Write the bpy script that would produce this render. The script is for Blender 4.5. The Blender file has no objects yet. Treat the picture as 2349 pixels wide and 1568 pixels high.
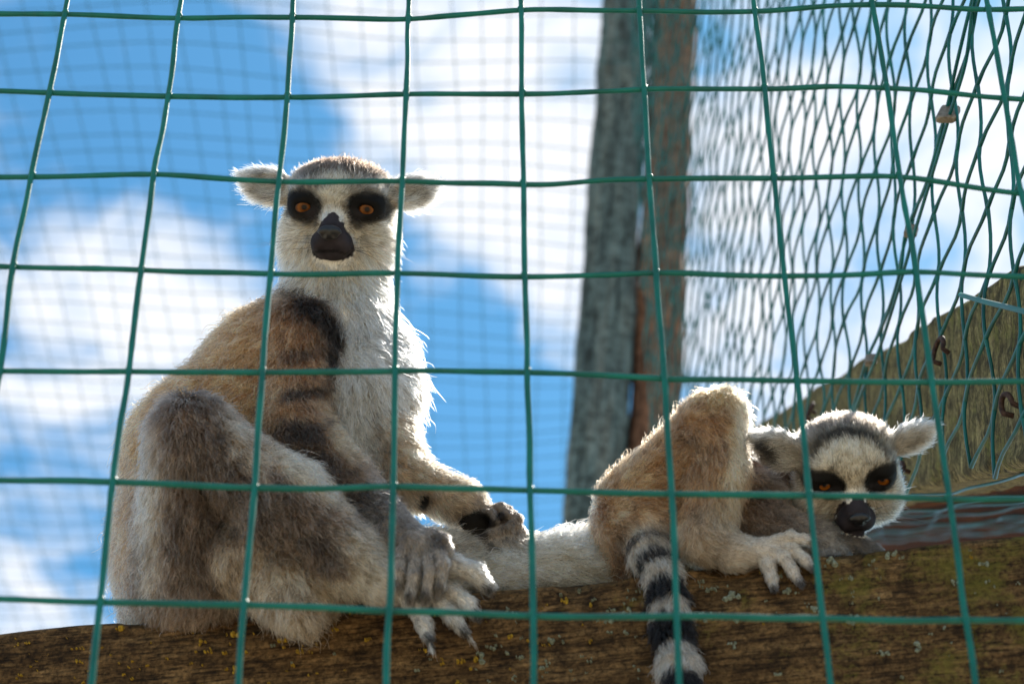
import bpy, math, random
import numpy as np
from mathutils import Vector

# ------------------------------------------------------------------ camera, sky, sun
S = bpy.context.scene
COL = S.collection
F = 5200.0                      # focal length in pixels of a 2349 px wide picture
TH = math.radians(39.9)         # the photographer looks up at the beam
CT, ST = math.cos(TH), math.sin(TH)
CAM = np.array([0.0, 0.0, 1.5])

def px(x, y, d):
    """pixel (2349 x 1568 frame) and distance along the lens axis -> world point"""
    x = np.asarray(x, float); y = np.asarray(y, float); d = np.asarray(d, float)
    u = (x - 1174.5) / F; v = (784.0 - y) / F
    return np.stack([d * u, d * (CT - v * ST), d * (ST + v * CT)], -1) + CAM

def px_plane(x, y, n, c):
    """where the ray through a pixel meets the plane n.p = c (camera-relative)"""
    r = px(x, y, 1.0) - CAM
    t = c / (r @ np.asarray(n, float))
    return r * t + CAM

cam = bpy.data.cameras.new('camera')
cam.sensor_width = 36.0
cam.lens = 36.0 * F / 2349.0
cam.clip_start = 0.05
cam.clip_end = 2000.0
cam.dof.use_dof = True
cam.dof.focus_distance = 1.10
cam.dof.aperture_fstop = 14.0
cam.dof.aperture_blades = 0
co = bpy.data.objects.new('camera', cam)
COL.objects.link(co)
co.location = CAM
co.rotation_euler = (math.pi / 2 + TH, 0, 0)
S.camera = co

SUN_EL, SUN_AZ = math.radians(54), math.radians(35)      # behind the animals, to the right
w = bpy.data.worlds.new('World'); S.world = w; w.use_nodes = True
nt = w.node_tree; nt.nodes.clear()
N = nt.nodes.new; L = nt.links.new
out = N('ShaderNodeOutputWorld'); bg = N('ShaderNodeBackground')
sky = N('ShaderNodeTexSky'); sky.sky_type = 'NISHITA'; sky.sun_disc = False
w.cycles.sampling_method = 'MANUAL'; w.cycles.sample_map_resolution = 512
sky.sun_elevation = SUN_EL; sky.sun_rotation = SUN_AZ
sky.air_density = 1.0; sky.dust_density = 0.3; sky.ozone_density = 2.0
bg.inputs[1].default_value = 0.1
tc = N('ShaderNodeTexCoord')
def vm(op, a, b=None):
    n = N('ShaderNodeVectorMath'); n.operation = op
    L(a, n.inputs[0])
    if b is not None:
        if hasattr(b, 'is_output'): L(b, n.inputs[1])
        else: n.inputs[1].default_value = b
    return n
def mt(op, a, b=None, clamp=False):
    n = N('ShaderNodeMath'); n.operation = op; n.use_clamp = clamp
    for i, q in enumerate((a, b)):
        if q is None: continue
        if hasattr(q, 'is_output'): L(q, n.inputs[i])
        else: n.inputs[i].default_value = q
    return n.outputs[0]
dirv = tc.outputs['Generated']
sep = N('ShaderNodeSeparateXYZ'); L(dirv, sep.inputs[0])
zc = mt('MAXIMUM', sep.outputs[2], 0.06)
comb = N('ShaderNodeCombineXYZ')
L(mt('DIVIDE', sep.outputs[0], zc), comb.inputs[0]); L(mt('DIVIDE', sep.outputs[1], zc), comb.inputs[1])
n1 = N('ShaderNodeTexNoise'); n1.inputs['Scale'].default_value = 7.0; n1.inputs['Detail'].default_value = 9
n1.inputs['Roughness'].default_value = 0.62; n1.inputs['Distortion'].default_value = 0.55
L(comb.outputs[0], n1.inputs['Vector'])
cover = mt('SUBTRACT', n1.outputs[0], 0.5)
cover = mt('MULTIPLY', cover, 2.5)
# where the clouds and the gaps of blue stand in this sky (directions, radius, amount)
CLOUDS = [(1150, 150, .040, .55), (1120, 470, .028, .45), (1290, 330, .020, .25), (800, 90, .028, .22),
          (130, 760, .045, .50), (480, 700, .030, .28), (330, 440, .022, .22),
          (2150, 250, .055, .42), (1850, 330, .040, .35), (1900, 700, .05, .30), (90, 1450, .030, .40), (1640, 560, .03, .2),
          (180, 150, .060, -.50), (420, 60, .040, -.30), (560, 330, .030, -.28), (700, 560, .02, -.2), (1300, 190, .012, -.35), (955, 215, .010, -.4),
          (1090, 1010, .045, -.55), (1250, 1130, .030, -.4), (60, 1050, .025, -.30), (230, 1330, .020, -.25), (1640, 90, .018, -.3), (20, 480, .03, -.2)]
for (cx, cy, r, amt) in CLOUDS:
    d = px(cx, cy, 1.0) - CAM; d /= np.linalg.norm(d)
    dn = vm('DISTANCE', dirv, tuple(d)).outputs['Value']
    q = mt('DIVIDE', dn, r); q = mt('MULTIPLY', q, q); q = mt('MULTIPLY', q, -0.7)
    e = mt('EXPONENT', q)
    cover = mt('ADD', cover, mt('MULTIPLY', e, amt * .85))
mr = N('ShaderNodeMapRange'); mr.interpolation_type = 'SMOOTHSTEP'
mr.inputs['From Min'].default_value = -0.30; mr.inputs['From Max'].default_value = 0.52
L(cover, mr.inputs[0])
tint = N('ShaderNodeMix'); tint.data_type = 'RGBA'; tint.blend_type = 'MULTIPLY'
tint.inputs['Factor'].default_value = 1.0
L(sky.outputs[0], tint.inputs['A']); tint.inputs['B'].default_value = (0.33, 0.69, 0.76, 1)
mx = N('ShaderNodeMix'); mx.data_type = 'RGBA'
L(mr.outputs[0], mx.inputs['Factor']); L(tint.outputs['Result'], mx.inputs['A'])
mx.inputs['B'].default_value = (4.55, 4.7, 5.0, 1)
L(mx.outputs['Result'], bg.inputs[0]); L(bg.outputs[0], out.inputs[0])

sl = bpy.data.lights.new('sun', 'SUN'); sl.energy = 3.4; sl.angle = math.radians(0.53); sl.color = (1.0, 0.94, 0.85)
so = bpy.data.objects.new('sun', sl); COL.objects.link(so)
sd = Vector((math.sin(SUN_AZ) * math.cos(SUN_EL), math.cos(SUN_AZ) * math.cos(SUN_EL), math.sin(SUN_EL)))
so.rotation_euler = sd.to_track_quat('Z', 'Y').to_euler()
so.location = (2, 3, 6)

S.view_settings.view_transform = 'Standard'; S.view_settings.look = 'None'
S.view_settings.gamma = 1.0; S.view_settings.use_curve_mapping = False
S.view_settings.exposure = 1.18
S.render.engine = 'CYCLES'
S.cycles.use_denoising = True
S.cycles.max_bounces = 9; S.cycles.diffuse_bounces = 3; S.cycles.glossy_bounces = 7; S.cycles.transmission_bounces = 9
S.cycles.transparent_max_bounces = 8
S.cycles.sample_clamp_indirect = 6.0
try:
    S.cycles_curves.shape = 'THICK'; S.cycles_curves.subdivisions = 2
except Exception: pass

# ------------------------------------------------------------------ helpers
def lin(c):
    c = np.asarray(c, float) / 255.0
    return np.where(c <= 0.04045, c / 12.92, ((c + 0.055) / 1.055) ** 2.4)

def link(name, data, parent=None, **props):
    o = bpy.data.objects.new(name, data); COL.objects.link(o)
    if parent is not None: o.parent = parent
    for k, v in props.items(): o[k] = v
    return o
def thing(name, label, cat, group=None):
    o = link(name, None); o['label'] = label; o['category'] = cat
    if group: o['group'] = group
    return o
def mesh(name, V, Fc, mat, smooth=True):
    me = bpy.data.meshes.new(name)
    V = np.asarray(V, np.float32); 
    if isinstance(Fc, np.ndarray):
        k = Fc.shape[1]; n = len(Fc)
        me.vertices.add(len(V)); me.vertices.foreach_set('co', V.ravel())
        me.loops.add(n * k); me.loops.foreach_set('vertex_index', Fc.ravel().astype(np.int32))
        me.polygons.add(n); me.polygons.foreach_set('loop_start', np.arange(0, n * k, k, dtype=np.int32))
        me.update(calc_edges=True)
    else:
        me.from_pydata([tuple(v) for v in V], [], Fc); me.update()
    if smooth: me.polygons.foreach_set('use_smooth', np.ones(len(me.polygons), bool))
    if mat: me.materials.append(mat)
    me.validate()
    return me

def tube_vf(pts, rad, seg=8, closed_ends=True):
    pts = np.asarray(pts, float); n = len(pts)
    rad = np.broadcast_to(np.asarray(rad, float), (n,))
    T = np.gradient(pts, axis=0); T /= np.linalg.norm(T, axis=1)[:, None] + 1e-12
    ref = np.array([0.31, 0.42, 0.85]); 
    if abs(ref @ T[0]) > 0.95: ref = np.array([1., 0, 0])
    a = np.cross(T[0], ref); a /= np.linalg.norm(a)
    V = []
    ang = np.arange(seg) * 2 * math.pi / seg
    for i in range(n):
        a = a - (a @ T[i]) * T[i]; a /= np.linalg.norm(a); b = np.cross(T[i], a)
        V.append(pts[i] + rad[i] * (np.cos(ang)[:, None] * a + np.sin(ang)[:, None] * b))
    V = np.concatenate(V)
    Fc = []
    for i in range(n - 1):
        for j in range(seg):
            k = (j + 1) % seg
            Fc.append((i * seg + j, i * seg + k, (i + 1) * seg + k, (i + 1) * seg + j))
    if closed_ends:
        Fc.append(tuple(range(seg - 1, -1, -1))); Fc.append(tuple(range((n - 1) * seg, n * seg)))
    return V, Fc
def tube(name, pts, rad, mat, parent=None, seg=8):
    V, Fc = tube_vf(pts, rad, seg)
    return link(name, mesh(name, V, Fc, mat), parent)
def catmull(P, m):
    P = np.asarray(P, float)
    Q = np.concatenate([[2 * P[0] - P[1]], P, [2 * P[-1] - P[-2]]])
    o = []
    for i in range(1, len(Q) - 2):
        for t in np.arange(m) / m:
            a, b, c, d = Q[i - 1], Q[i], Q[i + 1], Q[i + 2]
            o.append(0.5 * (2 * b + (c - a) * t + (2 * a - 5 * b + 4 * c - d) * t * t + (3 * b - a - 3 * c + d) * t ** 3))
    o.append(P[-1]); return np.array(o)

def hash3(i, seed):
    i = i.astype(np.uint32)
    h = i[..., 0] * np.uint32(374761393) + i[..., 1] * np.uint32(668265263) + i[..., 2] * np.uint32(2147483647) + np.uint32(seed * 974634777 & 0xffffffff)
    h = (h ^ (h >> np.uint32(13))) * np.uint32(1274126177)
    h = h ^ (h >> np.uint32(16))
    return h.astype(np.float64) / 4294967295.0
def vnoise(p, seed=0):
    p = np.asarray(p, float); i = np.floor(p).astype(np.int64); f = p - i; f = f * f * (3 - 2 * f)
    r = 0
    for dx in (0, 1):
        for dy in (0, 1):
            for dz in (0, 1):
                wgt = (f[..., 0] if dx else 1 - f[..., 0]) * (f[..., 1] if dy else 1 - f[..., 1]) * (f[..., 2] if dz else 1 - f[..., 2])
                r = r + wgt * hash3(i + np.array([dx, dy, dz]), seed)
    return r * 2 - 1
def fbm(p, o=3, seed=0):
    r = 0; a = 1
    for k in range(o):
        r = r + a * vnoise(np.asarray(p) * 2 ** k, seed + k); a *= 0.5
    return r

class NT:
    """small node-tree writer"""
    def __init__(s, name):
        s.m = bpy.data.materials.new(name); s.m.use_nodes = True
        s.t = s.m.node_tree; s.t.nodes.clear()
        s.out = s.t.nodes.new('ShaderNodeOutputMaterial')
    def n(s, typ, **kw):
        n = s.t.nodes.new(typ)
        for k, v in kw.items():
            if k.startswith('_'): setattr(n, k[1:], v)
        for k, v in kw.items():
            if k.startswith('_'): continue
            k2 = k.replace('__', ' ')
            sock = n.inputs[int(k[1:])] if (k[0] == 'i' and k[1:].isdigit()) else n.inputs[k2]
            if hasattr(v, 'is_output'): s.t.links.new(v, sock)
            else: sock.default_value = v
        return n
    def ramp(s, fac, stops, interp='LINEAR'):
        n = s.t.nodes.new('ShaderNodeValToRGB'); n.color_ramp.interpolation = interp
        e = n.color_ramp.elements
        while len(e) < len(stops): e.new(0.5)
        for q, (p, c) in zip(e, stops):
            q.position = p; q.color = (*c, 1) if len(c) == 3 else c
        s.t.links.new(fac, n.inputs[0]); return n.outputs[0]
    def mix(s, f, a, b, mode='MIX'):
        n = s.n('ShaderNodeMix', _data_type='RGBA', _blend_type=mode)
        for k, v in (('Factor', f), ('A', a), ('B', b)):
            sock = [q for q in n.inputs if q.name == k and (q.type == 'RGBA' or k == 'Factor') and q.enabled][0]
            if hasattr(v, 'is_output'): s.t.links.new(v, sock)
            else: sock.default_value = (*v, 1) if (hasattr(v, '__len__') and len(v) == 3) else v
        return [q for q in n.outputs if q.enabled][0]
    def math(s, op, a, b=None, clamp=False):
        n = s.t.nodes.new('ShaderNodeMath'); n.operation = op; n.use_clamp = clamp
        for i, v in enumerate((a, b)):
            if v is None: continue
            if hasattr(v, 'is_output'): s.t.links.new(v, n.inputs[i])
            else: n.inputs[i].default_value = v
        return n.outputs[0]
    def surf(s, o): s.t.links.new(o, s.out.inputs['Surface']); return s.m

# ------------------------------------------------------------------ materials
def mat_plastic(name, c1, c2, rough=0.34):
    k = NT(name); tcn = k.n('ShaderNodeTexCoord')
    nz = k.n('ShaderNodeTexNoise', Vector=tcn.outputs['Object'], Scale=60.0, Detail=4.0)
    n2 = k.n('ShaderNodeTexNoise', Vector=tcn.outputs['Object'], Scale=900.0, Detail=3.0)
    c = k.ramp(nz.outputs[0], [(.35, c1), (.65, c2)])
    dirt = k.ramp(n2.outputs[0], [(.58, (0, 0, 0)), (.72, (1, 1, 1))])
    c = k.mix(k.math('MULTIPLY', dirt, .35), c, tuple(np.array(c2) * .6 + .05))
    r = k.math('ADD', k.math('MULTIPLY', nz.outputs[0], .3), rough - .12)
    bmp = k.n('ShaderNodeBump', Height=n2.outputs[0], Strength=.25, Distance=.0005)
    b = k.n('ShaderNodeBsdfPrincipled', Base__Color=c, Roughness=r, Normal=bmp.outputs[0]); b.inputs['Specular IOR Level'].default_value = .32
    return k.surf(b.outputs[0])
M_FENCE = mat_plastic('green_plastic_wire', (0.0, 0.095, 0.078), (0.0, 0.150, 0.124), .40)
M_NET = mat_plastic('weathered_green_wire', (0.0, 0.080, 0.086), (0.001, 0.145, 0.150), .34)
M_ROOFW = mat_plastic('roof_wire', (0.01, 0.08, 0.08), (0.015, 0.12, 0.12), .5)

def mat_wood(name, dark, mid, light, sc=1.0, axis=0, moss=None, moss_amt=0.0, grain=(3, 70, 70), extra=None, spec=.2):
    """weathered timber: grain stretched along local axis 0; moss by noise"""
    k = NT(name); tcn = k.n('ShaderNodeTexCoord')
    mp = k.n('ShaderNodeMapping', Vector=tcn.outputs['Object'], Scale=tuple(np.array(grain) * sc))
    g = k.n('ShaderNodeTexNoise', Vector=mp.outputs[0], Scale=1.0, Detail=8.0, Roughness=.65, Distortion=.12)
    mp2 = k.n('ShaderNodeMapping', Vector=tcn.outputs['Object'], Scale=tuple(np.array(grain) * sc * 3.3))
    g2 = k.n('ShaderNodeTexNoise', Vector=mp2.outputs[0], Scale=1.0, Detail=6.0, Roughness=.7)
    spk = k.n('ShaderNodeTexNoise', Vector=tcn.outputs['Object'], Scale=420.0 * sc, Detail=6.0, Roughness=.75)
    c = k.ramp(g.outputs[0], [(.30, dark), (.5, mid), (.72, light)])
    cr = k.ramp(g2.outputs[0], [(.38, (0, 0, 0)), (.52, (1, 1, 1))])
    c = k.mix(k.math('MULTIPLY', k.math('SUBTRACT', 1.0, cr), .85), c, tuple(np.array(dark) * .35))
    sp = k.ramp(spk.outputs[0], [(.34, (.22, .22, .22)), (.64, (1.6, 1.6, 1.6))])
    c = k.mix(1.0, c, sp, 'MULTIPLY')
    blt = k.n('ShaderNodeTexNoise', Vector=tcn.outputs['Object'], Scale=75.0 * sc, Detail=5.0, Roughness=.65)
    c = k.mix(1.0, c, k.ramp(blt.outputs[0], [(.36, (.35, .33, .32)), (.56, (1.1, 1.1, 1.1))]), 'MULTIPLY')
    if moss is not None:
        big = k.n('ShaderNodeTexNoise', Vector=tcn.outputs['Object'], Scale=38.0, Detail=6.0, Roughness=.65)
        f = k.math('ADD', k.math('MULTIPLY', big.outputs[0], 1.0), k.math('MULTIPLY', spk.outputs[0], .45))
        if extra is not None:
            sx = k.n('ShaderNodeSeparateXYZ', Vector=tcn.outputs['Object'])
            f = k.math('ADD', f, k.math('MULTIPLY', k.math('SUBTRACT', sx.outputs[0], extra[0]), extra[1]))
        f = k.ramp(f, [(.78 - moss_amt, (0, 0, 0)), (.92 - moss_amt, (1, 1, 1))])
        mc = k.mix(spk.outputs[0], tuple(np.array(moss) * .35), tuple(np.array(moss) * 1.5))
        c = k.mix(k.math('MULTIPLY', f, .7), c, mc)
    hgt = k.math('ADD', k.math('MULTIPLY', g2.outputs[0], .7), k.math('MULTIPLY', spk.outputs[0], .5))
    bmp = k.n('ShaderNodeBump', Height=hgt, Strength=.7, Distance=.0014)
    b = k.n('ShaderNodeBsdfPrincipled', Base__Color=c, Roughness=.88, Normal=bmp.outputs[0])
    b.inputs['Specular IOR Level'].default_value = spec
    return k.surf(b.outputs[0])
# ------------------------------------------------------------------ ground
k = NT('pale_gravel'); tcn = k.n('ShaderNodeTexCoord')
nz = k.n('ShaderNodeTexNoise', Vector=tcn.outputs['Object'], Scale=3.0, Detail=8.0)
c = k.ramp(nz.outputs[0], [(.35, (.36, .27, .16)), (.55, (.47, .37, .24)), (.7, (.53, .43, .30))])  # out of view; made pale and warm to bounce fill light up at the fur
M_GROUND = k.surf(k.n('ShaderNodeBsdfPrincipled', Base__Color=c, Roughness=.95).outputs[0])
link('ground', mesh('ground', [(-400, -400, 0), (400, -400, 0), (400, 400, 0), (-400, 400, 0)], [(0, 1, 2, 3)], M_GROUND, False), None, kind='structure')

# ------------------------------------------------------------------ timber
def frame_mat(o, X, Y, Z):
    from mathutils import Matrix
    return Matrix(((X[0], Y[0], Z[0], o[0]), (X[1], Y[1], Z[1], o[1]), (X[2], Y[2], Z[2], o[2]), (0, 0, 0, 1)))
def timber_mesh(name, length, y0, y1, z0, z1, mat, rnd=.006, rough=.0012, chip=.003, nx=220, ns=12, seed=1, x0=0.0, edge=None, corner_noise=1.0):
    """a sawn, weathered timber: rounded-rectangle section swept along x, displaced with grain and chips"""
    loop = []
    def seg(a, b, n):
        for t in np.arange(n) / n: loop.append(np.array(a) * (1 - t) + np.array(b) * t)
    r = rnd
    cs = [((y0, z0 + r), (y0, z1 - r), (y0 + r, z1 - r), math.pi, math.pi / 2), ((y0 + r, z1), (y1 - r, z1), (y1 - r, z1 - r), math.pi / 2, 0),
          ((y1, z1 - r), (y1, z0 + r), (y1 - r, z0 + r), 0, -math.pi / 2), ((y1 - r, z0), (y0 + r, z0), (y0 + r, z0 + r), -math.pi / 2, -math.pi)]
    cor = []
    for a, b, cc, t0, t1 in cs:
        n = max(6, int(ns * (abs(a[0] - b[0]) + abs(a[1] - b[1])) / (max(z1 - z0, y1 - y0))))
        seg(a, b, n); cor += [0.0] * n
        for t in np.arange(4) / 4:
            an = t0 + (t1 - t0) * t
            loop.append(np.array([cc[0] + r * math.cos(an), cc[1] + r * math.sin(an)])); cor.append(1.0)
    loop = np.array(loop); cor = np.array(cor); m = len(loop)
    cen = np.array([(y0 + y1) / 2, (z0 + z1) / 2])
    xs = x0 + np.linspace(0, length, nx)
    P = np.zeros((nx, m, 3)); P[..., 0] = xs[:, None]; P[..., 1:] = loop[None]
    Nn = np.zeros_like(P)
    tl = np.roll(loop, -1, 0) - np.roll(loop, 1, 0)
    nn = np.stack([-tl[:, 1], tl[:, 0]], 1); nn /= np.linalg.norm(nn, axis=1)[:, None] + 1e-9
    sgn = np.sign(((loop - cen) * nn).sum(1).mean()); Nn[..., 1:] = (nn * sgn)[None]
    g = fbm(P * np.array([14, 190, 190]), 3, seed) * rough
    big = fbm(P * np.array([9, 22, 22]), 3, seed + 9) * rough * 1.3
    ch = np.clip(fbm(P * np.array([30, 12, 12]), 3, seed + 20) - .1, 0, None) * chip * cor[None] * corner_noise
    P = P + Nn * (g + big - ch)[..., None]
    if edge is not None: P[..., 2] += edge(P[..., 0])[...] * (P[..., 2] > (z0 + z1) / 2)
    V = P.reshape(-1, 3)
    i = np.arange(nx - 1)[:, None] * m; j = np.arange(m)[None]; j2 = (j + 1) % m
    Fq = np.stack([i + j, i + m + j, i + m + j2, i + j2], -1).reshape(-1, 4)
    Fl = [tuple(q) for q in Fq.tolist()] + [tuple(range(m)), tuple(range((nx - 1) * m + m - 1, (nx - 1) * m - 1, -1))]
    return mesh(name, V, Fl, mat)

# front beam -----------------------------------------------------------
ZB = 0.560                                  # top of the beam above the lens
A = px_plane(0, 1449, (0, 0, 1), ZB); B = px_plane(2349, 1224, (0, 0, 1), ZB)
bX = (B - A) / np.linalg.norm(B - A); bZ = np.array([0, 0, 1.0]); bY = np.cross(bZ, bX)
BEAM_T, BEAM_H = 0.13, 0.165
def beam_to_world(x, y, z): return A + np.multiply.outer(x, bX) + np.multiply.outer(y, bY) + np.multiply.outer(z, bZ)
M_BEAM = mat_wood('mossy_brown_timber', (.030, .016, .006), (.125, .070, .027), (.22, .135, .060), moss=(.12, .108, .018), moss_amt=-.02, grain=(22, 190, 190), extra=(.32, .9))
beam = thing('timber_beam', 'long dark brown weathered beam speckled with lichen that both lemurs rest on', 'beam')
beam.matrix_world = frame_mat(A, bX, bY, bZ)
LB = np.linalg.norm(B - A)
me = timber_mesh('timber', LB + 1.3, 0, BEAM_T, -BEAM_H, 0, M_BEAM, rnd=.005, rough=.0007, chip=.005, nx=460, ns=26, seed=3, x0=-.65,
                 edge=lambda x: .0011 * np.sin(x * 17 + 1) + .0009 * np.sin(x * 43))
link('timber', me, beam)

def mat_lichen(name, c1, c2):
    k = NT(name); tcn = k.n('ShaderNodeTexCoord')
    nz = k.n('ShaderNodeTexNoise', Vector=tcn.outputs['Object'], Scale=900.0, Detail=4.0)
    c = k.ramp(nz.outputs[0], [(.35, c1), (.65, c2)])
    bm = k.n('ShaderNodeBump', Height=nz.outputs[0], Strength=.8, Distance=.001)
    return k.surf(k.n('ShaderNodeBsdfPrincipled', Base__Color=c, Roughness=.95, Normal=bm.outputs[0]).outputs[0])
M_LY = mat_lichen('yellow_lichen', (.17, .10, .008), (.46, .29, .02))
M_LG = mat_lichen('grey_lichen', (.10, .115, .08), (.27, .30, .23))
rng = np.random.default_rng(5)
def lichen_mesh(name, spots, mat):
    V = []; Fc = []
    for (x, z, r) in spots:
        for q in range(int(rng.integers(2, 7))):
            a = rng.uniform(0, 6.28); rr = r * rng.uniform(0, 1.0)
            cx, cz, s = x + rr * math.cos(a) * 1.3, z + rr * math.sin(a) * .8, r * rng.uniform(.22, .6)
            b = len(V); n = 8
            V.append((cx, -.0010, cz))
            f1 = rng.uniform(.7, 1.3, n)
            for ring, (q1, yy) in enumerate(((.6, -.0009), (1.0, .0012))):
                for j in range(n):
                    t = j * 2 * math.pi / n + .2 * ring
                    V.append((cx + s * q1 * f1[j] * math.cos(t), yy + rng.uniform(-.0004, .0002), cz + s * q1 * f1[j] * math.sin(t)))
            for j in range(n):
                j2 = (j + 1) % n
                Fc.append((b, b + 1 + j2, b + 1 + j)); Fc.append((b + 1 + j, b + 1 + j2, b + 1 + n + j2, b + 1 + n + j))
    return mesh(name, V, Fc, mat)
sy, sg = [], []
for q in range(1150):
    x = rng.uniform(-.1, LB + .1); z = -rng.uniform(.003, .10); t = x / LB
    clus = fbm(np.array([[x * 22, z * 40, 0]]), 2, 77)[0]
    if clus < rng.uniform(-.7, .5): continue
    r = .0006 + .0024 * rng.random() ** 3.5
    yl = np.interp(t, [0, .12, .3, .5, .62, 1], [.97, .9, .68, .42, .08, .06])
    if rng.random() < yl: sy.append((x, z, r * .9))
    elif t > .28 or rng.random() < .35: sg.append((x, z, r * (1.15 if t > .55 else .95)))
o = link('lichen_crust', lichen_mesh('yellow_lichen', sy, M_LY), beam); o['kind'] = 'stuff'; o['label'] = 'yellow lichen specks on the beam face'
o = link('lichen_crust', lichen_mesh('grey_lichen', sg, M_LG), beam); o['kind'] = 'stuff'; o['label'] = 'pale grey-green lichen specks on the beam face'

# sloping brace in the side wall ----------------------------------------
XB = 0.250
def side(x, y, X=XB): return px_plane(x, y, (1, 0, 0), X)
q1 = side(2349, 1068); vd = np.array([0, CT * 1 + (1314 - 784) / F * ST, ST - (1314 - 784) / F * CT]); vd /= np.linalg.norm(vd)
sX = vd; sY = np.array([-1.0, 0, 0]); sZ = np.cross(sX, sY)
top = side(2349, 594); HB = (top - q1) @ sZ
back = (top - q1) @ sX
M_BRACE = mat_wood('green_mossy_timber', (.055, .045, .016), (.22, .185, .075), (.40, .34, .17), moss=(.13, .15, .018), moss_amt=.0, grain=(120, 110, 24))
brace = thing('timber_brace', 'thick moss-green sloping timber behind the wire net at the right', 'beam')
brace.matrix_world = frame_mat(q1, sX, sY, sZ)
link('timber', timber_mesh('timber', 3.0, -.06, 0, 0, HB, M_BRACE, rnd=.005, rough=.0008, chip=.005, nx=420, ns=24, seed=31, x0=-.085,
     edge=lambda x: .0014 * np.sin(x * 26 + .8) * (x < .8)), brace)
M_BOARD = mat_wood('orange_brown_board', (.012, .005, .002), (.055, .020, .004), (.20, .075, .010), grain=(4, 60, 60), spec=.02)  # orange bounced light and the dark of the gap are put into the wood colour
board = thing('roof_board', 'orange-brown boarding beyond the wire strands at the foot of the mossy timber', 'board')
board.matrix_world = frame_mat(q1, sX, sY, sZ)
for q in range(16):
    link('plank', timber_mesh('plank', 9.0, -.063 - .115 * (q + 1) + .0004, -.063 - .115 * q, .006, .026, M_BOARD, rnd=.003, rough=.0006, chip=.002, nx=60, ns=6, seed=50 + q, x0=-.04), board)

# tall post ---------------------------------------------------------------
pd = np.array([.121, .008, 1.549]); pd /= np.linalg.norm(pd)
M_POST1 = mat_wood('blue_grey_weathered_timber', (.05, .070, .072), (.13, .19, .195), (.26, .27, .24), grain=(2.5, 40, 40))
M_POST2 = mat_wood('brown_weathered_timber', (.07, .034, .020), (.24, .125, .075), (.36, .22, .15), grain=(2.5, 40, 40))
post = thing('timber_post', 'tall weathered blue-grey and brown post rising behind the lying lemur', 'post')
DP = 3.4
def plank(xl, xr, mat, seed, dd, th):
    a = px(xl, 784, DP + dd); b = px(xr, 784, DP + dd); wd = np.linalg.norm(b - a)
    Y = np.array([0, 1.0, 0]); Y = Y - (Y @ pd) * pd; Y /= np.linalg.norm(Y); Z = np.cross(pd, Y)   # Z ~ -x
    base = a - pd * (a[2] / pd[2])
    m = timber_mesh('plank', 4.9 / pd[2], 0, th, -wd, 0, mat, rnd=.008, rough=.003, chip=.008, nx=160, ns=10, seed=seed)
    o = link('plank', m, post)
    o.matrix_world = frame_mat(base, pd, Y, Z)
    return o
plank(1324, 1449, M_POST1, 61, 0, .11)
plank(1457, 1567, M_POST2, 62, .012, .11)

# ------------------------------------------------------------------ front fence
DF = 0.68
rows = [
 [(185,-140),(437,-135),(685,-132),(943,-140),(1192,-145),(1453,-150),(1710,-150),(1965,-155),(2225,-150)],
 [(150,28),(411,38),(672,40),(937,35),(1195,27),(1466,20),(1732,18),(1999,14),(2266,20)],
 [(115,207),(387,212),(660,217),(932,215),(1198,210),(1478,202),(1753,201),(2032,201),(2304,221)],
 [(75,402),(356,403),(640,408),(923,410),(1200,410),(1490,407),(1775,406),(2060,408),(2342,433)],
 [(33,610),(325,615),(622,620),(913,625),(1203,627),(1505,626),(1800,630),(2098,632),(2390,640)],
 [(0,845),(296,850),(603,852),(907,850),(1210,853),(1522,868),(1827,873),(2137,875),(2440,870)],
 [(-40,1100),(262,1105),(583,1108),(903,1110),(1217,1115),(1540,1120),(1855,1135),(2175,1138),(2490,1138)],
 [(-80,1370),(232,1375),(562,1385),(893,1393),(1222,1403),(1552,1408),(1886,1413),(2215,1418),(2545,1420)],
 [(-120,1650),(200,1655),(540,1668),(880,1680),(1227,1690),(1565,1698),(1917,1702),(2255,1705),(2600,1708)]]
G = np.array([[px_plane(x, y, (0, 1, 0), DF) for x, y in r] for r in rows])      # world nodes on the fence plane
def extend(G, n, axis):
    for _ in range(n):
        if axis == 0:
            up = 2 * G[0] - G[1]; dn = 2 * G[-1] - G[-2]
            up = G[0] + (G[0] - G[2]).mean(0) / 2; dn = G[-1] + (G[-1] - G[-3]).mean(0) / 2
            G = np.concatenate([up[None], G, dn[None]], 0)
        else:
            lf = G[:, 0] + (G[:, 0] - G[:, 2]).mean(0) / 2; rt = G[:, -1] + (G[:, -1] - G[:, -3]).mean(0) / 2
            G = np.concatenate([lf[:, None], G, rt[:, None]], 1)
    return G
G = extend(extend(G, 4, 0), 3, 1)
rng = np.random.default_rng(11)
fence = thing('wire_fence', 'green plastic-coated square wire fence in front of both lemurs', 'fence')
RW = .00122
nr, nc = G.shape[:2]
off = rng.normal(0, .0012, (nr, nc))
Gd = G.copy(); Gd[..., 1] += off
def wavy(Pn, m, amp, seed):
    C = catmull(Pn, m); t = np.arange(len(C)) / m
    C[:, 0] += amp * vnoise(np.stack([t * 2.3, t * 0, t * 0 + seed], 1), 1)
    C[:, 1] += amp * vnoise(np.stack([t * 2.1, t * 0 + 3, t * 0 + seed], 1), 2)
    C[:, 2] += amp * vnoise(np.stack([t * 2.2, t * 0 + 7, t * 0 + seed], 1), 3)
    return C
for j in range(nc):
    Q = Gd[:, j].copy(); Q[:, 1] -= RW * .75
    C = wavy(Q, 8, .0003, j)
    rad = RW * (1.0 + .10 * vnoise(np.stack([np.arange(len(C)) * .9, np.full(len(C), j), np.zeros(len(C))], 1), 5))
    tube('wire', C, rad, M_FENCE, fence)
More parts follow.
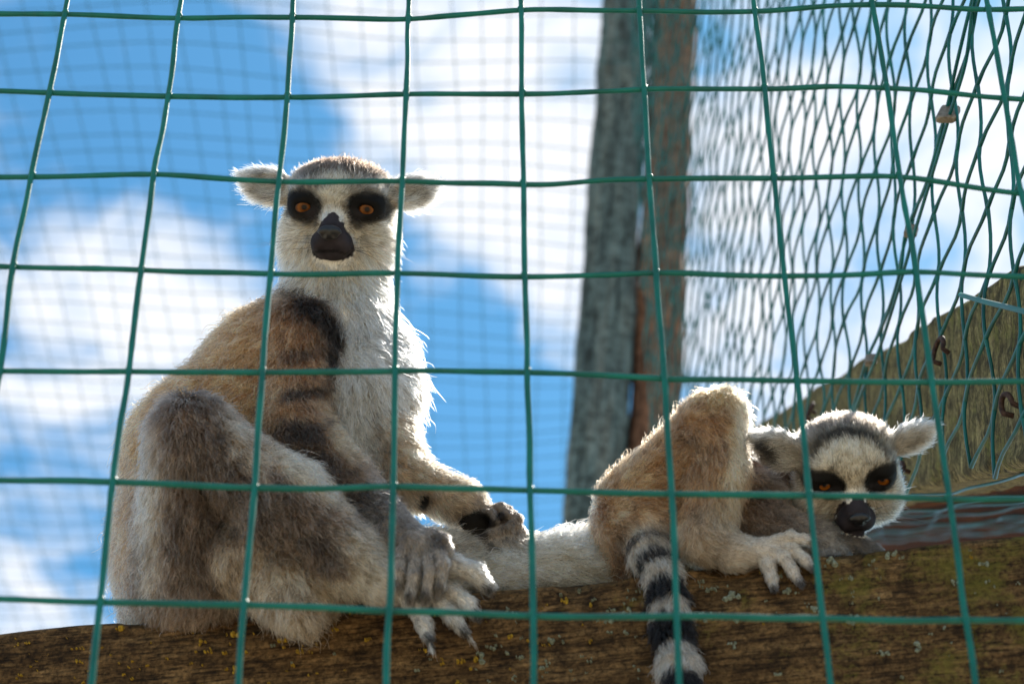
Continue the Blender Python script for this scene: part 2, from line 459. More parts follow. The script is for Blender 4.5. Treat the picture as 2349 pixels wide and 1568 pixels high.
for i in range(nr):
    Q = Gd[i].copy(); Q[:, 1] += RW * .75
    C = wavy(Q, 8, .00035, 40 + i)
    rad = RW * (1.0 + .10 * vnoise(np.stack([np.arange(len(C)) * .9, np.full(len(C), i), np.ones(len(C)) * 4], 1), 5))
    tube('wire', C, rad, M_FENCE, fence)
# weld lumps where the wires cross
ic = 0
U = []
for a in range(4):
    for b in range(8):
        th, ph = (a + .5) / 4 * math.pi, b / 8 * 2 * math.pi
        U.append((math.sin(th) * math.cos(ph), math.cos(th), math.sin(th) * math.sin(ph)))
Fu = [(a * 8 + b, a * 8 + (b + 1) % 8, (a + 1) * 8 + (b + 1) % 8, (a + 1) * 8 + b) for a in range(3) for b in range(8)] + [tuple(range(7, -1, -1)), tuple(range(24, 32))]
weld = mesh('weld', np.array(U) * np.array([.0017, .0023, .0017]), Fu, M_FENCE)
for i in range(2, nr - 2):
    for j in range(2, nc - 2):
        o = link('weld', weld, fence); o.location = Gd[i, j]

# ------------------------------------------------------------------ side net (slanting diamond wire)
NN = np.array([1.0, .053, 0]); CN = .2786          # the side wall stands a few degrees off the line of sight
def onnet(x, y, dx=0.0): return px_plane(x, y, NN, CN + dx)
net = thing('wire_net', 'dark green diamond wire net of the side wall hung beside the post', 'net')
o0 = onnet(2054, 500)[1:]
e1 = onnet(2058, 625)[1:] - o0; e2 = onnet(2016, 624)[1:] - o0      # the two wire directions, from one cell of the net
bl = onnet(2349, 1118)[1:]; sl_ = math.tan(math.atan2(vd[2], vd[1]))
def inside(q):
    y, z = q[..., 0], q[..., 1]
    return (y > .69) & (y < 2.16) & (z > bl[1] + sl_ * (y - bl[0]) - .004) & (z - 1.5 < y * 1.28 + .12)
rng = np.random.default_rng(21)
jit = {}
def node(i, j):
    if (i, j) not in jit:
        s = .0011
        jit[(i, j)] = np.array([rng.normal(0, .0009), rng.normal(0, s), rng.normal(0, s)])
    q = o0 + i * e1 + j * e2
    return np.array([CN - .053 * q[0], q[0], q[1]]) + jit[(i, j)]
RN = .00095
cnt = 0
def strand(pts, ph):
    C = catmull(pts, 5); t = np.arange(len(C)) / 5
    C[:, 0] += .0013 * np.sin(math.pi * t + ph)
    wob = .0011 * np.sin(2 * math.pi * t + ph)
    C[:, 2] += wob
    rad = RN * (1 + .28 * np.exp(-((t - np.round(t)) / .12) ** 2))
    tube('wire', C, rad, M_NET, net, seg=6)
rngI = range(-70, 90); rngJ = range(-70, 70)
for j in rngJ:
    pts = [node(i, j) for i in rngI if inside(o0 + i * e1 + j * e2)]
    if len(pts) >= 2: strand(pts, 0.0); cnt += 1
for i in rngI:
    pts = [node(i, j) for j in rngJ if inside(o0 + i * e1 + j * e2)]
    if len(pts) >= 2: strand(pts, math.pi); cnt += 1
# strands of the net carried on under the boarding
for q in range(9):
    y0 = -.012 - q * .040
    pts = []
    for t in np.linspace(-.05, 4.6, 100):
        loc = q1 + sX * t + sY * (y0 + .0035 * math.sin(t * 40 + q * math.pi) + .004 * vnoise(np.array([[t * 9, q, 0]]), 4)[0]) + sZ * (-.003 - .003 * (q % 3 == 1) + .0015 * math.sin(t * 20 + q))
        pts.append(loc)
    tube('wire', catmull(pts, 3), RN, M_NET, net, seg=6)
# the seam where two lengths of net are clipped together
k = NT('dull_grey_metal'); tcn = k.n('ShaderNodeTexCoord')
nz = k.n('ShaderNodeTexNoise', Vector=tcn.outputs['Object'], Scale=400.0, Detail=5.0)
c = k.ramp(nz.outputs[0], [(.35, (.16, .13, .10)), (.65, (.30, .26, .21))])
M_CLIP = k.surf(k.n('ShaderNodeBsdfPrincipled', Base__Color=c, Roughness=.6, Metallic=.35).outputs[0])
k = NT('rusty_iron'); tcn = k.n('ShaderNodeTexCoord')
nz = k.n('ShaderNodeTexNoise', Vector=tcn.outputs['Object'], Scale=500.0, Detail=5.0)
c = k.ramp(nz.outputs[0], [(.35, (.025, .012, .010)), (.65, (.09, .045, .03))])
M_RUST = k.surf(k.n('ShaderNodeBsdfPrincipled', Base__Color=c, Roughness=.75, Metallic=.3).outputs[0])
seamp = [(2268, -120), (2232, 0), (2205, 140), (2172, 265), (2128, 420), (2088, 530), (2068, 620), (2035, 730), (1996, 828), (1960, 930), (1925, 1030)]
for dx, ph in ((-5, 0), (7, 1)):
    pts = [onnet(x + dx + 4 * math.sin(n * 2.2 + ph * 3), y, -.0025 - .001 * ph) for n, (x, y) in enumerate(seamp)]
    tube('seam_wire', catmull(pts, 6), RN * 1.05, M_NET, net, seg=6)
tube('wire', catmull([onnet(2204, 676, -.006), onnet(2260, 692, -.008), onnet(2349, 714, -.009), onnet(2440, 742, -.008)], 6), .00135, M_FENCE, net, seg=8)
def clip(x, y, ang, w_=.0042, h_=.0066):
    c0 = onnet(x, y, -.003)
    # squashed metal sleeve: rounded slab with folded lips, wrapped over two wires
    loop = [(-w_, -.0012), (-w_ * .8, -.0021), (0, -.0024), (w_ * .8, -.0021), (w_, -.0012), (w_, .0012), (w_ * .7, .0021), (0, .0017), (-w_ * .7, .0021), (-w_, .0012)]
    V = []; m = len(loop)
    for s_, zz in ((.82, -h_), (1, -h_ * .85), (1, h_ * .85), (.82, h_)):
        for a, b in loop: V.append((a * s_, b * s_, zz * (1 + .06 * math.sin(a * 900))))
    Fc = [(i * m + j, i * m + (j + 1) % m, (i + 1) * m + (j + 1) % m, (i + 1) * m + j) for i in range(3) for j in range(m)] + [tuple(range(m - 1, -1, -1)), tuple(range(3 * m, 4 * m))]
    o = link('clip', mesh('clip', V, Fc, M_CLIP, False), net); o.location = c0; o.rotation_euler = (-TH * .6, ang, math.radians(-15))
clip(2175, 262, .28, .0052, .0085); clip(2090, 530, .2, .0036, .0052); clip(1998, 826, .1, .0036, .0048)
def staple(x, y, r, ang):
    c0 = onnet(x, y, -.004); pts = []
    for t in np.linspace(-2.2, 2.2, 14):
        u = np.array([0.35, -.9, 0]) * math.sin(t) * r + np.array([0, 0, 1.0]) * math.cos(t) * r * 1.35
        pts.append(c0 + np.array([u[0] * math.cos(ang) + u[2] * math.sin(ang) * .4, u[1], u[2]]) + np.array([.004 if abs(t) > 1.9 else 0, 0, 0]))
    tube('staple', pts, .0014, M_RUST, net, seg=7)
staple(2152, 806, .0062, .5); staple(2310, 930, .0045, -.3); staple(1858, 945, .005, .9); staple(2066, 1080, .004, .2)

# ------------------------------------------------------------------ roof mesh far above
ZR = 1.5 + 2.78
roof = thing('roof_mesh', 'fine square wire mesh roofing the enclosure high against the sky', 'mesh')
rng = np.random.default_rng(8)
ys = np.arange(1.95, 5.2, .05); xs = np.arange(-1.55, .2501, .05)
def sag(x, y): return ZR + .03 * np.sin(x * 2.1) * np.sin(y * 1.7) + .012 * np.sin(x * 9 + y * 5)
for x in xs:
    yy = np.linspace(ys[0], ys[-1], 34); xx = x + .004 * np.sin(yy * 6 + x * 30) + rng.normal(0, .003)
    tube('wire', np.stack([xx, yy, sag(xx, yy)], 1), .00078, M_ROOFW, roof, seg=5)
for y in ys:
    xx = np.linspace(xs[0], xs[-1], 24); yy = y + .006 * np.sin(xx * 5 + y * 20) + rng.normal(0, .003)
    tube('wire', np.stack([xx, yy, sag(xx, yy) + .002], 1), .00078, M_ROOFW, roof, seg=5)
# ------------------------------------------------------------------ animals
# Bodies are modelled as one smooth implicit surface (picture-aligned axes: x right, y down, z away, unit = 1/5200 of D0)
D0 = 1.05; KP = D0 / F
def to_world(p):
    p = np.asarray(p, float)
    return px(p[..., 0], p[..., 1], D0 + p[..., 2] * KP)

def rot(rx=0, ry=0, rz=0):
    rx, ry, rz = map(math.radians, (rx, ry, rz))
    X = np.array([[1, 0, 0], [0, math.cos(rx), -math.sin(rx)], [0, math.sin(rx), math.cos(rx)]])
    Y = np.array([[math.cos(ry), 0, math.sin(ry)], [0, 1, 0], [-math.sin(ry), 0, math.cos(ry)]])
    Z = np.array([[math.cos(rz), -math.sin(rz), 0], [math.sin(rz), math.cos(rz), 0], [0, 0, 1]])
    return Z @ Y @ X
class Prim: pass
class Body:
    def __init__(s): s.cache = None; s.p = []; s.T = (np.eye(3), np.zeros(3), 1.0); s.defaults = {}
    def place(s, R=np.eye(3), t=(0, 0, 0), sc=1.0): s.T = (R, np.asarray(t, float), sc)
    def _add(s, q, kw):
        d = dict(k=22, col=(200, 190, 175), length=40, flow=None, lift=.35, tag='body', sub=False, curl=.25, clump=.4, dens=1.0)
        d.update(s.defaults); d.update(kw)
        q.__dict__.update(d); R, t, sc = s.T
        q.k *= sc; q.length = q.length * sc
        if q.flow is not None: f = R @ np.asarray(q.flow, float); q.flow = f / np.linalg.norm(f)
        s.p.append(q); return q
    def cone(s, a, ra, b, rb, **kw):
        R, t, sc = s.T; q = Prim(); q.kind = 0
        q.a = R @ np.asarray(a, float) * sc + t; q.b = R @ np.asarray(b, float) * sc + t; q.ra, q.rb = ra * sc, rb * sc
        kw.setdefault('flow', None); s._add(q, kw)
        if q.flow is None: q.flow = (q.b - q.a) / (np.linalg.norm(q.b - q.a) + 1e-9)
        q.lo = np.minimum(q.a - q.ra, q.b - q.rb); q.hi = np.maximum(q.a + q.ra, q.b + q.rb); return q
    def chain(s, pts, **kw):
        for (p, q) in zip(pts[:-1], pts[1:]): s.cone(p[:3], p[3], q[:3], q[3], **kw)
    def ell(s, c, r, R=None, **kw):
        R0, t, sc = s.T; q = Prim(); q.kind = 1
        q.c = R0 @ np.asarray(c, float) * sc + t; q.r = np.asarray(r, float) * sc; q.R = R0 @ (R if R is not None else np.eye(3))
        s._add(q, kw)
        if q.flow is None: q.flow = np.array([0, 1.0, 0])
        m = q.r.max(); q.lo = q.c - m; q.hi = q.c + m; return q
def pdist(q, P):
    if q.kind == 0:
        ab = q.b - q.a; t = np.clip(((P - q.a) @ ab) / (ab @ ab + 1e-9), 0, 1)
        d = P - q.a - t[..., None] * ab
        return np.sqrt((d * d).sum(-1)) - (q.ra + (q.rb - q.ra) * t)
    l = (P - q.c) @ q.R
    k0 = np.sqrt(((l / q.r) ** 2).sum(-1)); k1 = np.sqrt(((l / q.r ** 2) ** 2).sum(-1)) + 1e-9
    return k0 * (k0 - 1) / k1
def smin(a, b, k):
    h = np.clip(.5 + .5 * (b - a) / k, 0, 1); return b * (1 - h) + a * h - k * h * (1 - h)
def sdf(B, P):
    d = np.full(P.shape[:-1], 1e3); X0, X1, X2 = (np.ascontiguousarray(P[..., i]) for i in range(3))
    for q in B.p:
        m = q.k + 30
        lo, hi = q.lo - m, q.hi + m
        idx = np.nonzero((X0 > lo[0]) & (X0 < hi[0]) & (X1 > lo[1]) & (X1 < hi[1]) & (X2 > lo[2]) & (X2 < hi[2]))
        if len(idx[0]) == 0: continue
        dp = pdist(q, P[idx]); cur = d[idx]
        d[idx] = -smin(-cur, dp, q.k) if q.sub else smin(cur, dp, q.k)
    return d
def sdf_grid(B, lo, n, h):
    D = np.full(n, 60.0, np.float32)
    ax = [lo[i] + h * np.arange(n[i]) for i in range(3)]
    for q in B.p:
        m = q.k + 3 * h
        i0 = [max(0, int((q.lo[i] - m - lo[i]) / h)) for i in range(3)]; i1 = [min(n[i], int((q.hi[i] + m - lo[i]) / h) + 2) for i in range(3)]
        if any(a >= b for a, b in zip(i0, i1)): continue
        sl = tuple(slice(a, b) for a, b in zip(i0, i1))
        P = np.stack(np.meshgrid(*[ax[i][sl[i]] for i in range(3)], indexing='ij'), -1)
        dp = pdist(q, P)
        D[sl] = -smin(-D[sl], dp, q.k) if q.sub else smin(D[sl], dp, q.k)
    return D
def grad(B, P, e=1.5):
    K = np.array([[1, -1, -1], [-1, -1, 1], [-1, 1, -1], [1, 1, 1.]])
    g = sum(k_ * sdf(B, P + k_ * e)[..., None] for k_ in K)
    return g / (np.linalg.norm(g, axis=-1)[..., None] + 1e-9)
def surface(B, h=5.0):
    lo = np.min([q.lo for q in B.p if not q.sub], 0) - 4 * h; hi = np.max([q.hi for q in B.p if not q.sub], 0) + 4 * h
    n = tuple(int(v) for v in np.ceil((hi - lo) / h))
    D = sdf_grid(B, lo, n, h); I = D < 0
    acc = np.zeros(tuple(v - 1 for v in n) + (3,), np.float32); cn = np.zeros(tuple(v - 1 for v in n), np.float32)
    def cor(A, o): return A[tuple(slice(o[i], A.shape[i] - 1 + o[i]) for i in range(3))]
    for ax in range(3):
        for o1 in (0, 1):
            for o2 in (0, 1):
                oa = [0, 0, 0]; oth = [i for i in range(3) if i != ax]; oa[oth[0]] = o1; oa[oth[1]] = o2; ob = list(oa); ob[ax] = 1
                a, b = cor(D, oa), cor(D, ob); m = (a < 0) != (b < 0)
                t = np.where(m, a / np.where(m, a - b, 1), 0)
                for i in range(3): acc[..., i] += np.where(m, oa[i] + (t if i == ax else 0), 0)
                cn += m
    act = cn > 0; idx = -np.ones(act.shape, np.int64); ids = np.argwhere(act); idx[act] = np.arange(len(ids))
    V = lo + h * (ids + acc[act] / cn[act][:, None])
    Q = []
    for ax in range(3):
        oth = [i for i in range(3) if i != ax]
        a = I[tuple(slice(0, -1) if i == ax else slice(None) for i in range(3))]; b = I[tuple(slice(1, None) if i == ax else slice(None) for i in range(3))]
        e = np.argwhere(a != b); e = e[(e[:, oth[0]] > 0) & (e[:, oth[1]] > 0) & (e[:, oth[0]] < n[oth[0]] - 1) & (e[:, oth[1]] < n[oth[1]] - 1)]
        u = np.zeros(3, int); u[oth[0]] = 1; v = np.zeros(3, int); v[oth[1]] = 1
        q = np.stack([idx[tuple((e - u - v).T)], idx[tuple((e - v).T)], idx[tuple(e.T)], idx[tuple((e - u).T)]], 1)
        s = a[tuple(e.T)]
        if ax == 1: s = ~s
        q[~s] = q[~s][:, ::-1]; Q.append(q)
    Q = np.concatenate(Q)
    g = grad(B, V); V = V - g * np.clip(sdf(B, V), -h, h)[:, None]
    return V, Q

def skin_attrs(B, P, paint, soft=14.0):
    """colour, fur length, flow, lift ... at surface points, blended from the nearest primitives, then painted"""
    n = len(P); W = np.zeros(n); C = np.zeros((n, 3)); Ln = np.zeros(n); Fl = np.zeros((n, 3)); Li = np.zeros(n); Cu = np.zeros(n); Cl = np.zeros(n); De = np.zeros(n)
    ds = np.stack([np.abs(pdist(q, P)) if q.sub else pdist(q, P) for q in B.p], 1)
    ds = ds - ds.min(1)[:, None]
    Wt = np.exp(-ds / soft); Wt /= Wt.sum(1)[:, None]
    tags = sorted({q.tag for q in B.p}); TW = {t: Wt[:, [i for i, q in enumerate(B.p) if q.tag == t]].sum(1) for t in tags}
    cols = np.array([lin(q.col) for q in B.p])
    C = Wt @ cols; Ln = Wt @ np.array([q.length for q in B.p]); Fl = Wt @ np.array([q.flow for q in B.p]); Li = Wt @ np.array([q.lift for q in B.p])
    Cu = Wt @ np.array([q.curl for q in B.p]); Cl = Wt @ np.array([q.clump for q in B.p]); De = Wt @ np.array([q.dens for q in B.p])
    out_ = dict(C=C, L=Ln, F=Fl, lift=Li, curl=Cu, clump=Cl, dens=De, TW=TW)
    paint(P, out_)
    return out_
def blob(P, o, c, r, col, amt=1.0, ang=0, soft=.35, tags=None, zr=None, length=None, wob=.18, wsc=26.):
    a = math.radians(ang); dx, dy = P[:, 0] - c[0], P[:, 1] - c[1]
    u = (dx * math.cos(a) + dy * math.sin(a)) / r[0]; v = (-dx * math.sin(a) + dy * math.cos(a)) / r[1]
    d = np.sqrt(u * u + v * v) + wob * fbm(P / wsc, 2, int(c[0] + c[1]) % 97)
    w = np.clip((1 + soft - d) / (2 * soft), 0, 1); w = w * w * (3 - 2 * w) * amt
    if zr is not None: w = w * ((P[:, 2] > zr[0]) & (P[:, 2] < zr[1]))
    if tags is not None: w = w * np.clip(sum(o['TW'].get(t, 0) for t in tags), 0, 1)
    o['C'] = o['C'] * (1 - w[:, None]) + lin(col) * w[:, None]
    if length is not None: o['L'] = o['L'] * (1 - w) + length * w
    return w

# fur material: each hair carries its own colour, darkened at the root as underfur and painted-in depth shade
def fur_material():
    k = NT('fur')
    at = k.n('ShaderNodeAttribute', _attribute_name='tint')
    hi = k.n('ShaderNodeHairInfo')
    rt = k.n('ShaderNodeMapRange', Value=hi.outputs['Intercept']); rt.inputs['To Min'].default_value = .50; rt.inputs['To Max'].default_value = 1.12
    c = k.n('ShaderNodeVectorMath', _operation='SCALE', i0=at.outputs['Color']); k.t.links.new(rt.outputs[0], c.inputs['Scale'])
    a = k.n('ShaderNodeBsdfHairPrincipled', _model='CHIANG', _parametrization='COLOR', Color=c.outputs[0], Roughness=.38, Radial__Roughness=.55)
    a.inputs['Random Roughness'].default_value = .2
    return k.surf(a.outputs[0])
M_FUR = fur_material()
k = NT('animal_skin'); at = k.n('ShaderNodeAttribute', _attribute_name='tint'); tcn = k.n('ShaderNodeTexCoord')
nz = k.n('ShaderNodeTexNoise', Vector=tcn.outputs['Object'], Scale=700.0, Detail=5.0, Roughness=.6)
bm = k.n('ShaderNodeBump', Height=nz.outputs[0], Strength=.35, Distance=.0006)
b = k.n('ShaderNodeBsdfPrincipled', Base__Color=at.outputs['Color'], Roughness=.6, Normal=bm.outputs[0]); b.inputs['Specular IOR Level'].default_value = .10
M_SKIN = k.surf(b.outputs[0])
k = NT('wet_nose'); tcn = k.n('ShaderNodeTexCoord'); nz = k.n('ShaderNodeTexNoise', Vector=tcn.outputs['Object'], Scale=1500.0, Detail=3.0)
bm = k.n('ShaderNodeBump', Height=nz.outputs[0], Strength=.15, Distance=.0004)
M_NOSE = k.surf(k.n('ShaderNodeBsdfPrincipled', Base__Color=(.006, .006, .008, 1), Roughness=.36, Normal=bm.outputs[0]).outputs[0])
k = NT('amber_eye'); tcn = k.n('ShaderNodeTexCoord'); sx = k.n('ShaderNodeSeparateXYZ', Vector=tcn.outputs['Object'])
rr = k.math('SQRT', k.math('ADD', k.math('MULTIPLY', sx.outputs[0], sx.outputs[0]), k.math('MULTIPLY', sx.outputs[1], sx.outputs[1])))
front = k.math('GREATER_THAN', sx.outputs[2], 0.0)
nz = k.n('ShaderNodeTexNoise', Vector=tcn.outputs['Object'], Scale=4.0, Detail=5.0)
rj = k.math('ADD', rr, k.math('MULTIPLY', k.math('SUBTRACT', nz.outputs[0], .5), .08))
c = k.ramp(rj, [(.0, (.004, .003, .003)), (.17, (.006, .004, .003)), (.24, (.08, .024, .003)), (.46, (.19, .060, .006)), (.66, (.07, .020, .003)), (.84, (.012, .007, .005))])
b = k.n('ShaderNodeBsdfPrincipled', Base__Color=c, Roughness=.08); b.inputs['Specular IOR Level'].default_value = .22
M_EYE = k.surf(b.outputs[0])

def grow(B, V, Q, paint, n, seed, rad=.8, segs=5, extra_dark=.35):
    rng = np.random.default_rng(seed)
    T = np.concatenate([Q[:, [0, 1, 2]], Q[:, [0, 2, 3]]])
    a, b, c = V[T[:, 0]], V[T[:, 1]], V[T[:, 2]]
    nn = np.cross(b - a, c - a); area = np.linalg.norm(nn, axis=1)
    g0 = nn / (area[:, None] + 1e-9)
    VA = skin_attrs(B, V, paint) if B.cache is None else B.cache
    VN = grad(B, V)
    LT = VA['L'][T].mean(1); DT = VA['dens'][T].mean(1)
    facing = np.where(g0[:, 2] < .35, 1.0, .4)
    wgt = area * facing * DT * (LT > 5) * np.clip(34. / (LT + 1), .7, 2.2)
    p = wgt / wgt.sum()
    ti = rng.choice(len(T), n, p=p)
    r1, r2 = rng.random(n), rng.random(n); s = np.sqrt(r1)
    bw = np.stack([1 - s, s * (1 - r2), s * r2], 1); tv = T[ti]
    itp = lambda A_: (A_[tv] * (bw[..., None] if A_.ndim == 2 else bw)).sum(1)
    P = itp(V); Nn = itp(VN); Nn /= np.linalg.norm(Nn, axis=1)[:, None] + 1e-9
    at = {k_: itp(VA[k_]) for k_ in ('C', 'L', 'F', 'lift', 'curl', 'clump', 'dens')}
    Fl = at['F'] + .35 * np.stack([fbm(P / 45., 2, 3 + i) for i in range(3)], 1)
    Ft = Fl - (Fl * Nn).sum(1)[:, None] * Nn; Ft /= np.linalg.norm(Ft, axis=1)[:, None] + 1e-6
    lift = np.clip(at['lift'] + rng.normal(0, .10, n), .05, 1)[:, None]
    d0 = Nn * (lift + .25) + Ft * (1 - lift * .6) + rng.normal(0, .22, (n, 3)); d0 /= np.linalg.norm(d0, axis=1)[:, None]
    d1 = Ft + Nn * lift * .55 + rng.normal(0, .30, (n, 3)) + np.array([0, .15, 0]); d1 /= np.linalg.norm(d1, axis=1)[:, None]
    Lh = at['L'] * np.exp(rng.normal(0, .22, n)); long_ = rng.random(n) < .03; Lh = np.where(long_, Lh * 1.5, Lh)
    pts = np.zeros((n, segs, 3)); pts[:, 0] = P - Nn * 1.5
    for i in range(1, segs):
        t = (i - .5) / (segs - 1); dd = d0 * (1 - t) + d1 * t; dd /= np.linalg.norm(dd, axis=1)[:, None]
        pts[:, i] = pts[:, i - 1] + dd * (Lh / (segs - 1))[:, None]
    ts = np.linspace(0, 1, segs)
    # woolly crimp
    for i in range(1, segs):
        pts[:, i] += (rng.normal(0, 1, (n, 3)) * (at['curl'] * Lh * .16)[:, None]) * ts[i] ** .7
    # clumping towards neighbouring guide tips
    from mathutils.kdtree import KDTree
    ng = max(60, n // 26); gi = rng.choice(n, ng, replace=False); kd = KDTree(ng)
    for j, q in enumerate(gi): kd.insert(P[q], j)
    kd.balance()
    near = np.fromiter((kd.find(q)[1] for q in P), int, n)
    G_ = pts[gi[near]]
    cl = np.clip(at['clump'] * rng.uniform(.2, 1.1, n), 0, .9)
    far = np.linalg.norm(G_[:, 0] - pts[:, 0], axis=1); cl = cl * np.clip(1 - far / (Lh * 1.2 + 8), 0, 1)
    for i in range(1, segs): pts[:, i] += (G_[:, i] - pts[:, i]) * (cl * ts[i] ** 1.3)[:, None]
    Cc = at['C'] * np.exp(rng.normal(0, .24, n) + .22 * rng.normal(0, 1, ng)[near])[:, None]
    Cc = np.clip(Cc, .004, .85) ** 1.45
    W_ = to_world(pts)
    hc = bpy.data.hair_curves.new('fur'); hc.add_curves([segs] * n)
    hc.attributes['position'].data.foreach_set('vector', W_.astype(np.float32).ravel())
    ra = hc.attributes.get('radius') or hc.attributes.new('radius', 'FLOAT', 'POINT')
    prof = np.array([1, 1, .9, .65, .2]) if segs == 5 else np.linspace(1, .2, segs)
    thick = rad * KP * np.clip(.6 + at['L'] / 90., .5, 1.2) * np.exp(rng.normal(0, .15, n))
    ra.data.foreach_set('value', (thick[:, None] * prof[None]).astype(np.float32).ravel())
    tn = hc.attributes.new('tint', 'FLOAT_COLOR', 'CURVE')
    tn.data.foreach_set('color', np.concatenate([Cc, np.ones((n, 1))], 1).astype(np.float32).ravel())
    hc.materials.append(M_FUR)
    return hc
def body_mesh(name, B, V, Q, paint):
    me = mesh(name, to_world(V), Q, M_SKIN)
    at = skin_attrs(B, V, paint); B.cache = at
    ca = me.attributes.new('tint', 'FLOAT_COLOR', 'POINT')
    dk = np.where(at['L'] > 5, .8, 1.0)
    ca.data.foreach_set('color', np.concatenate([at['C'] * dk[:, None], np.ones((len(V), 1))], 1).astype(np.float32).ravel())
    return me
def sphere_vf(nu=20, nv=12):
    V = [(0, 0, 1)]
    for i in range(1, nv):
        for j in range(nu):
            a, b = math.pi * i / nv, 2 * math.pi * j / nu; V.append((math.sin(a) * math.cos(b), math.sin(a) * math.sin(b), math.cos(a)))
    V.append((0, 0, -1)); Fc = []
    for j in range(nu): Fc.append((0, 1 + j, 1 + (j + 1) % nu)); Fc.append((len(V) - 1, 1 + (nv - 2) * nu + (j + 1) % nu, 1 + (nv - 2) * nu + j))
    for i in range(nv - 2):
        for j in range(nu): Fc.append((1 + i * nu + j, 1 + (i + 1) * nu + j, 1 + (i + 1) * nu + (j + 1) % nu, 1 + i * nu + (j + 1) % nu))
    return np.array(V), Fc
SPH = sphere_vf()
EYE_MESH = mesh('eye', SPH[0], SPH[1], M_EYE)
def add_eye(parent, c, r, look):
    """eyeball at picture-space c; its +z axis points along 'look' (picture space)"""
    w0 = to_world(c); w1 = to_world(np.asarray(c) + np.asarray(look, float) * 20)
    o = link('eye', EYE_MESH, parent); o.location = w0
    o.rotation_mode = 'QUATERNION'; o.rotation_quaternion = Vector(w1 - w0).to_track_quat('Z', 'Y')
    s = r * KP * (1 + c[2] * KP / D0); o.scale = (s, s, s); return o

CREAM = (233, 222, 203); WHITE = (238, 233, 225); BLACK = (14, 13, 14); GREY = (128, 122, 118); DGREY = (84, 80, 78); SKIN_D = (44, 40, 45)
TAN = (202, 164, 126); BROWN = (162, 134, 108); UMBER = (66, 53, 46)

def head(B, R, t, sc, ears=True, furk=1.0, lid=1.0):
    """lemur head facing -z: skull, brow, cheeks, jaw, snout, nose, ears, eye sockets"""
    B.place(R, t, sc)
    B.defaults = dict(length=20 * furk, lift=.30, curl=.10, clump=.25, k=26, tag='head', col=CREAM)
    B.ell((0, -25, 25), (122, 106, 122), flow=(0, -.6, 1), col=CREAM)
    B.ell((0, -72, 15), (112, 56, 100), flow=(0, -.6, 1), col=CREAM)
    for s in (-1, 1):
        B.ell((s * 66, 48, 0), (66, 76, 84), flow=(s * .8, .35, .6), length=26 * furk)
        B.ell((s * 58, -44, -58), (52, 40, 44), flow=(s * .5, -.7, .4), length=16 * furk)
    B.ell((0, 84, -30), (66, 52, 66), flow=(0, .8, .5), length=22 * furk)
    B.ell((0, -20, -72), (48, 62, 44), flow=(0, -1, .5), length=12 * furk)
    # snout: bare grey leather
    sn = dict(col=SKIN_D, length=3, tag='snout', k=13, dens=.2)
    B.cone((0, 4, -96), 24, (0, 42, -146), 30, flow=(0, -.5, .8), **sn)
    for s in (-1, 1):
        B.ell((s * 19, 65, -120), (30, 31, 38), **sn)
    B.ell((0, 88, -104), (29, 17, 30), **sn)
    # eye surrounds
    for s in (-1, 1):
        B.ell((s * 73, -20, -66), (40, 35, 35), rot(0, -s * 18, -s * 16), col=CREAM, length=10 * furk, flow=(s, -.3, .4), tag='eyepatch', k=14, lift=.2)
        B.ell((s * 73, -37, -86), (28, 8, 17), rot(0, 0, s * 8), col=BLACK, length=6 * furk, flow=(s, -.3, .4), tag='eyepatch', k=10)
    if ears:
        ear(B, -1, furk, span=66, wid=36); ear(B, 1, furk, span=52, wid=34)
    for s in (-1, 1):
        B.ell((s * 73, -17, -118), (21 * lid, 11 * lid, 42), rot(0, 0, s * 7), sub=True, k=5, col=(14, 13, 15), length=3, tag='eyelid', dens=0.)
        B.ell((s * 14, 55, -180), (6, 7, 10), sub=True, k=5, col=(10, 10, 12), length=2, tag='nostril', dens=0.)
    B.cone((-26, 84, -152), 2.4, (26, 84, -152), 2.4, sub=True, k=6, col=(18, 16, 18), length=2, tag='nostril', dens=0.)
    B.defaults = {}
def ear(B, s, furk=1.0, tip=(-.95, -.22), back=.25, span=78, wid=38, base=(-112, -58, 20)):
    ax = np.array([s * -tip[0], tip[1], back]); ax /= np.linalg.norm(ax)
    n = np.array([s * .35, -.1, -1.0]); n -= (n @ ax) * ax; n /= np.linalg.norm(n); v = np.cross(n, ax)
    Rm = np.stack([ax, v, n], 1)
    c = np.array([-s * base[0], base[1], base[2]]) + ax * span * .82
    B.ell(c, (span, wid, 24), Rm, col=WHITE, length=34 * furk, flow=ax + np.array([0, -.15, 0]), lift=.25, tag='ear', k=20, dens=1.5)
    B.cone(c + ax * span * .4, 20, c + ax * span * 1.1 + np.array([0, -10., 0]), 5, col=WHITE, length=30 * furk, flow=ax + np.array([0, -.1, 0]), lift=.2, tag='ear', k=18, dens=1.4)
    B.ell(c + n * 24 + ax * 2, (span * .80, wid * .74, 23), Rm, sub=True, k=6, col=(100, 93, 90), length=17 * furk, flow=ax * .8 + np.array([0, .5, 0]), lift=.25, tag='earin', dens=.9)

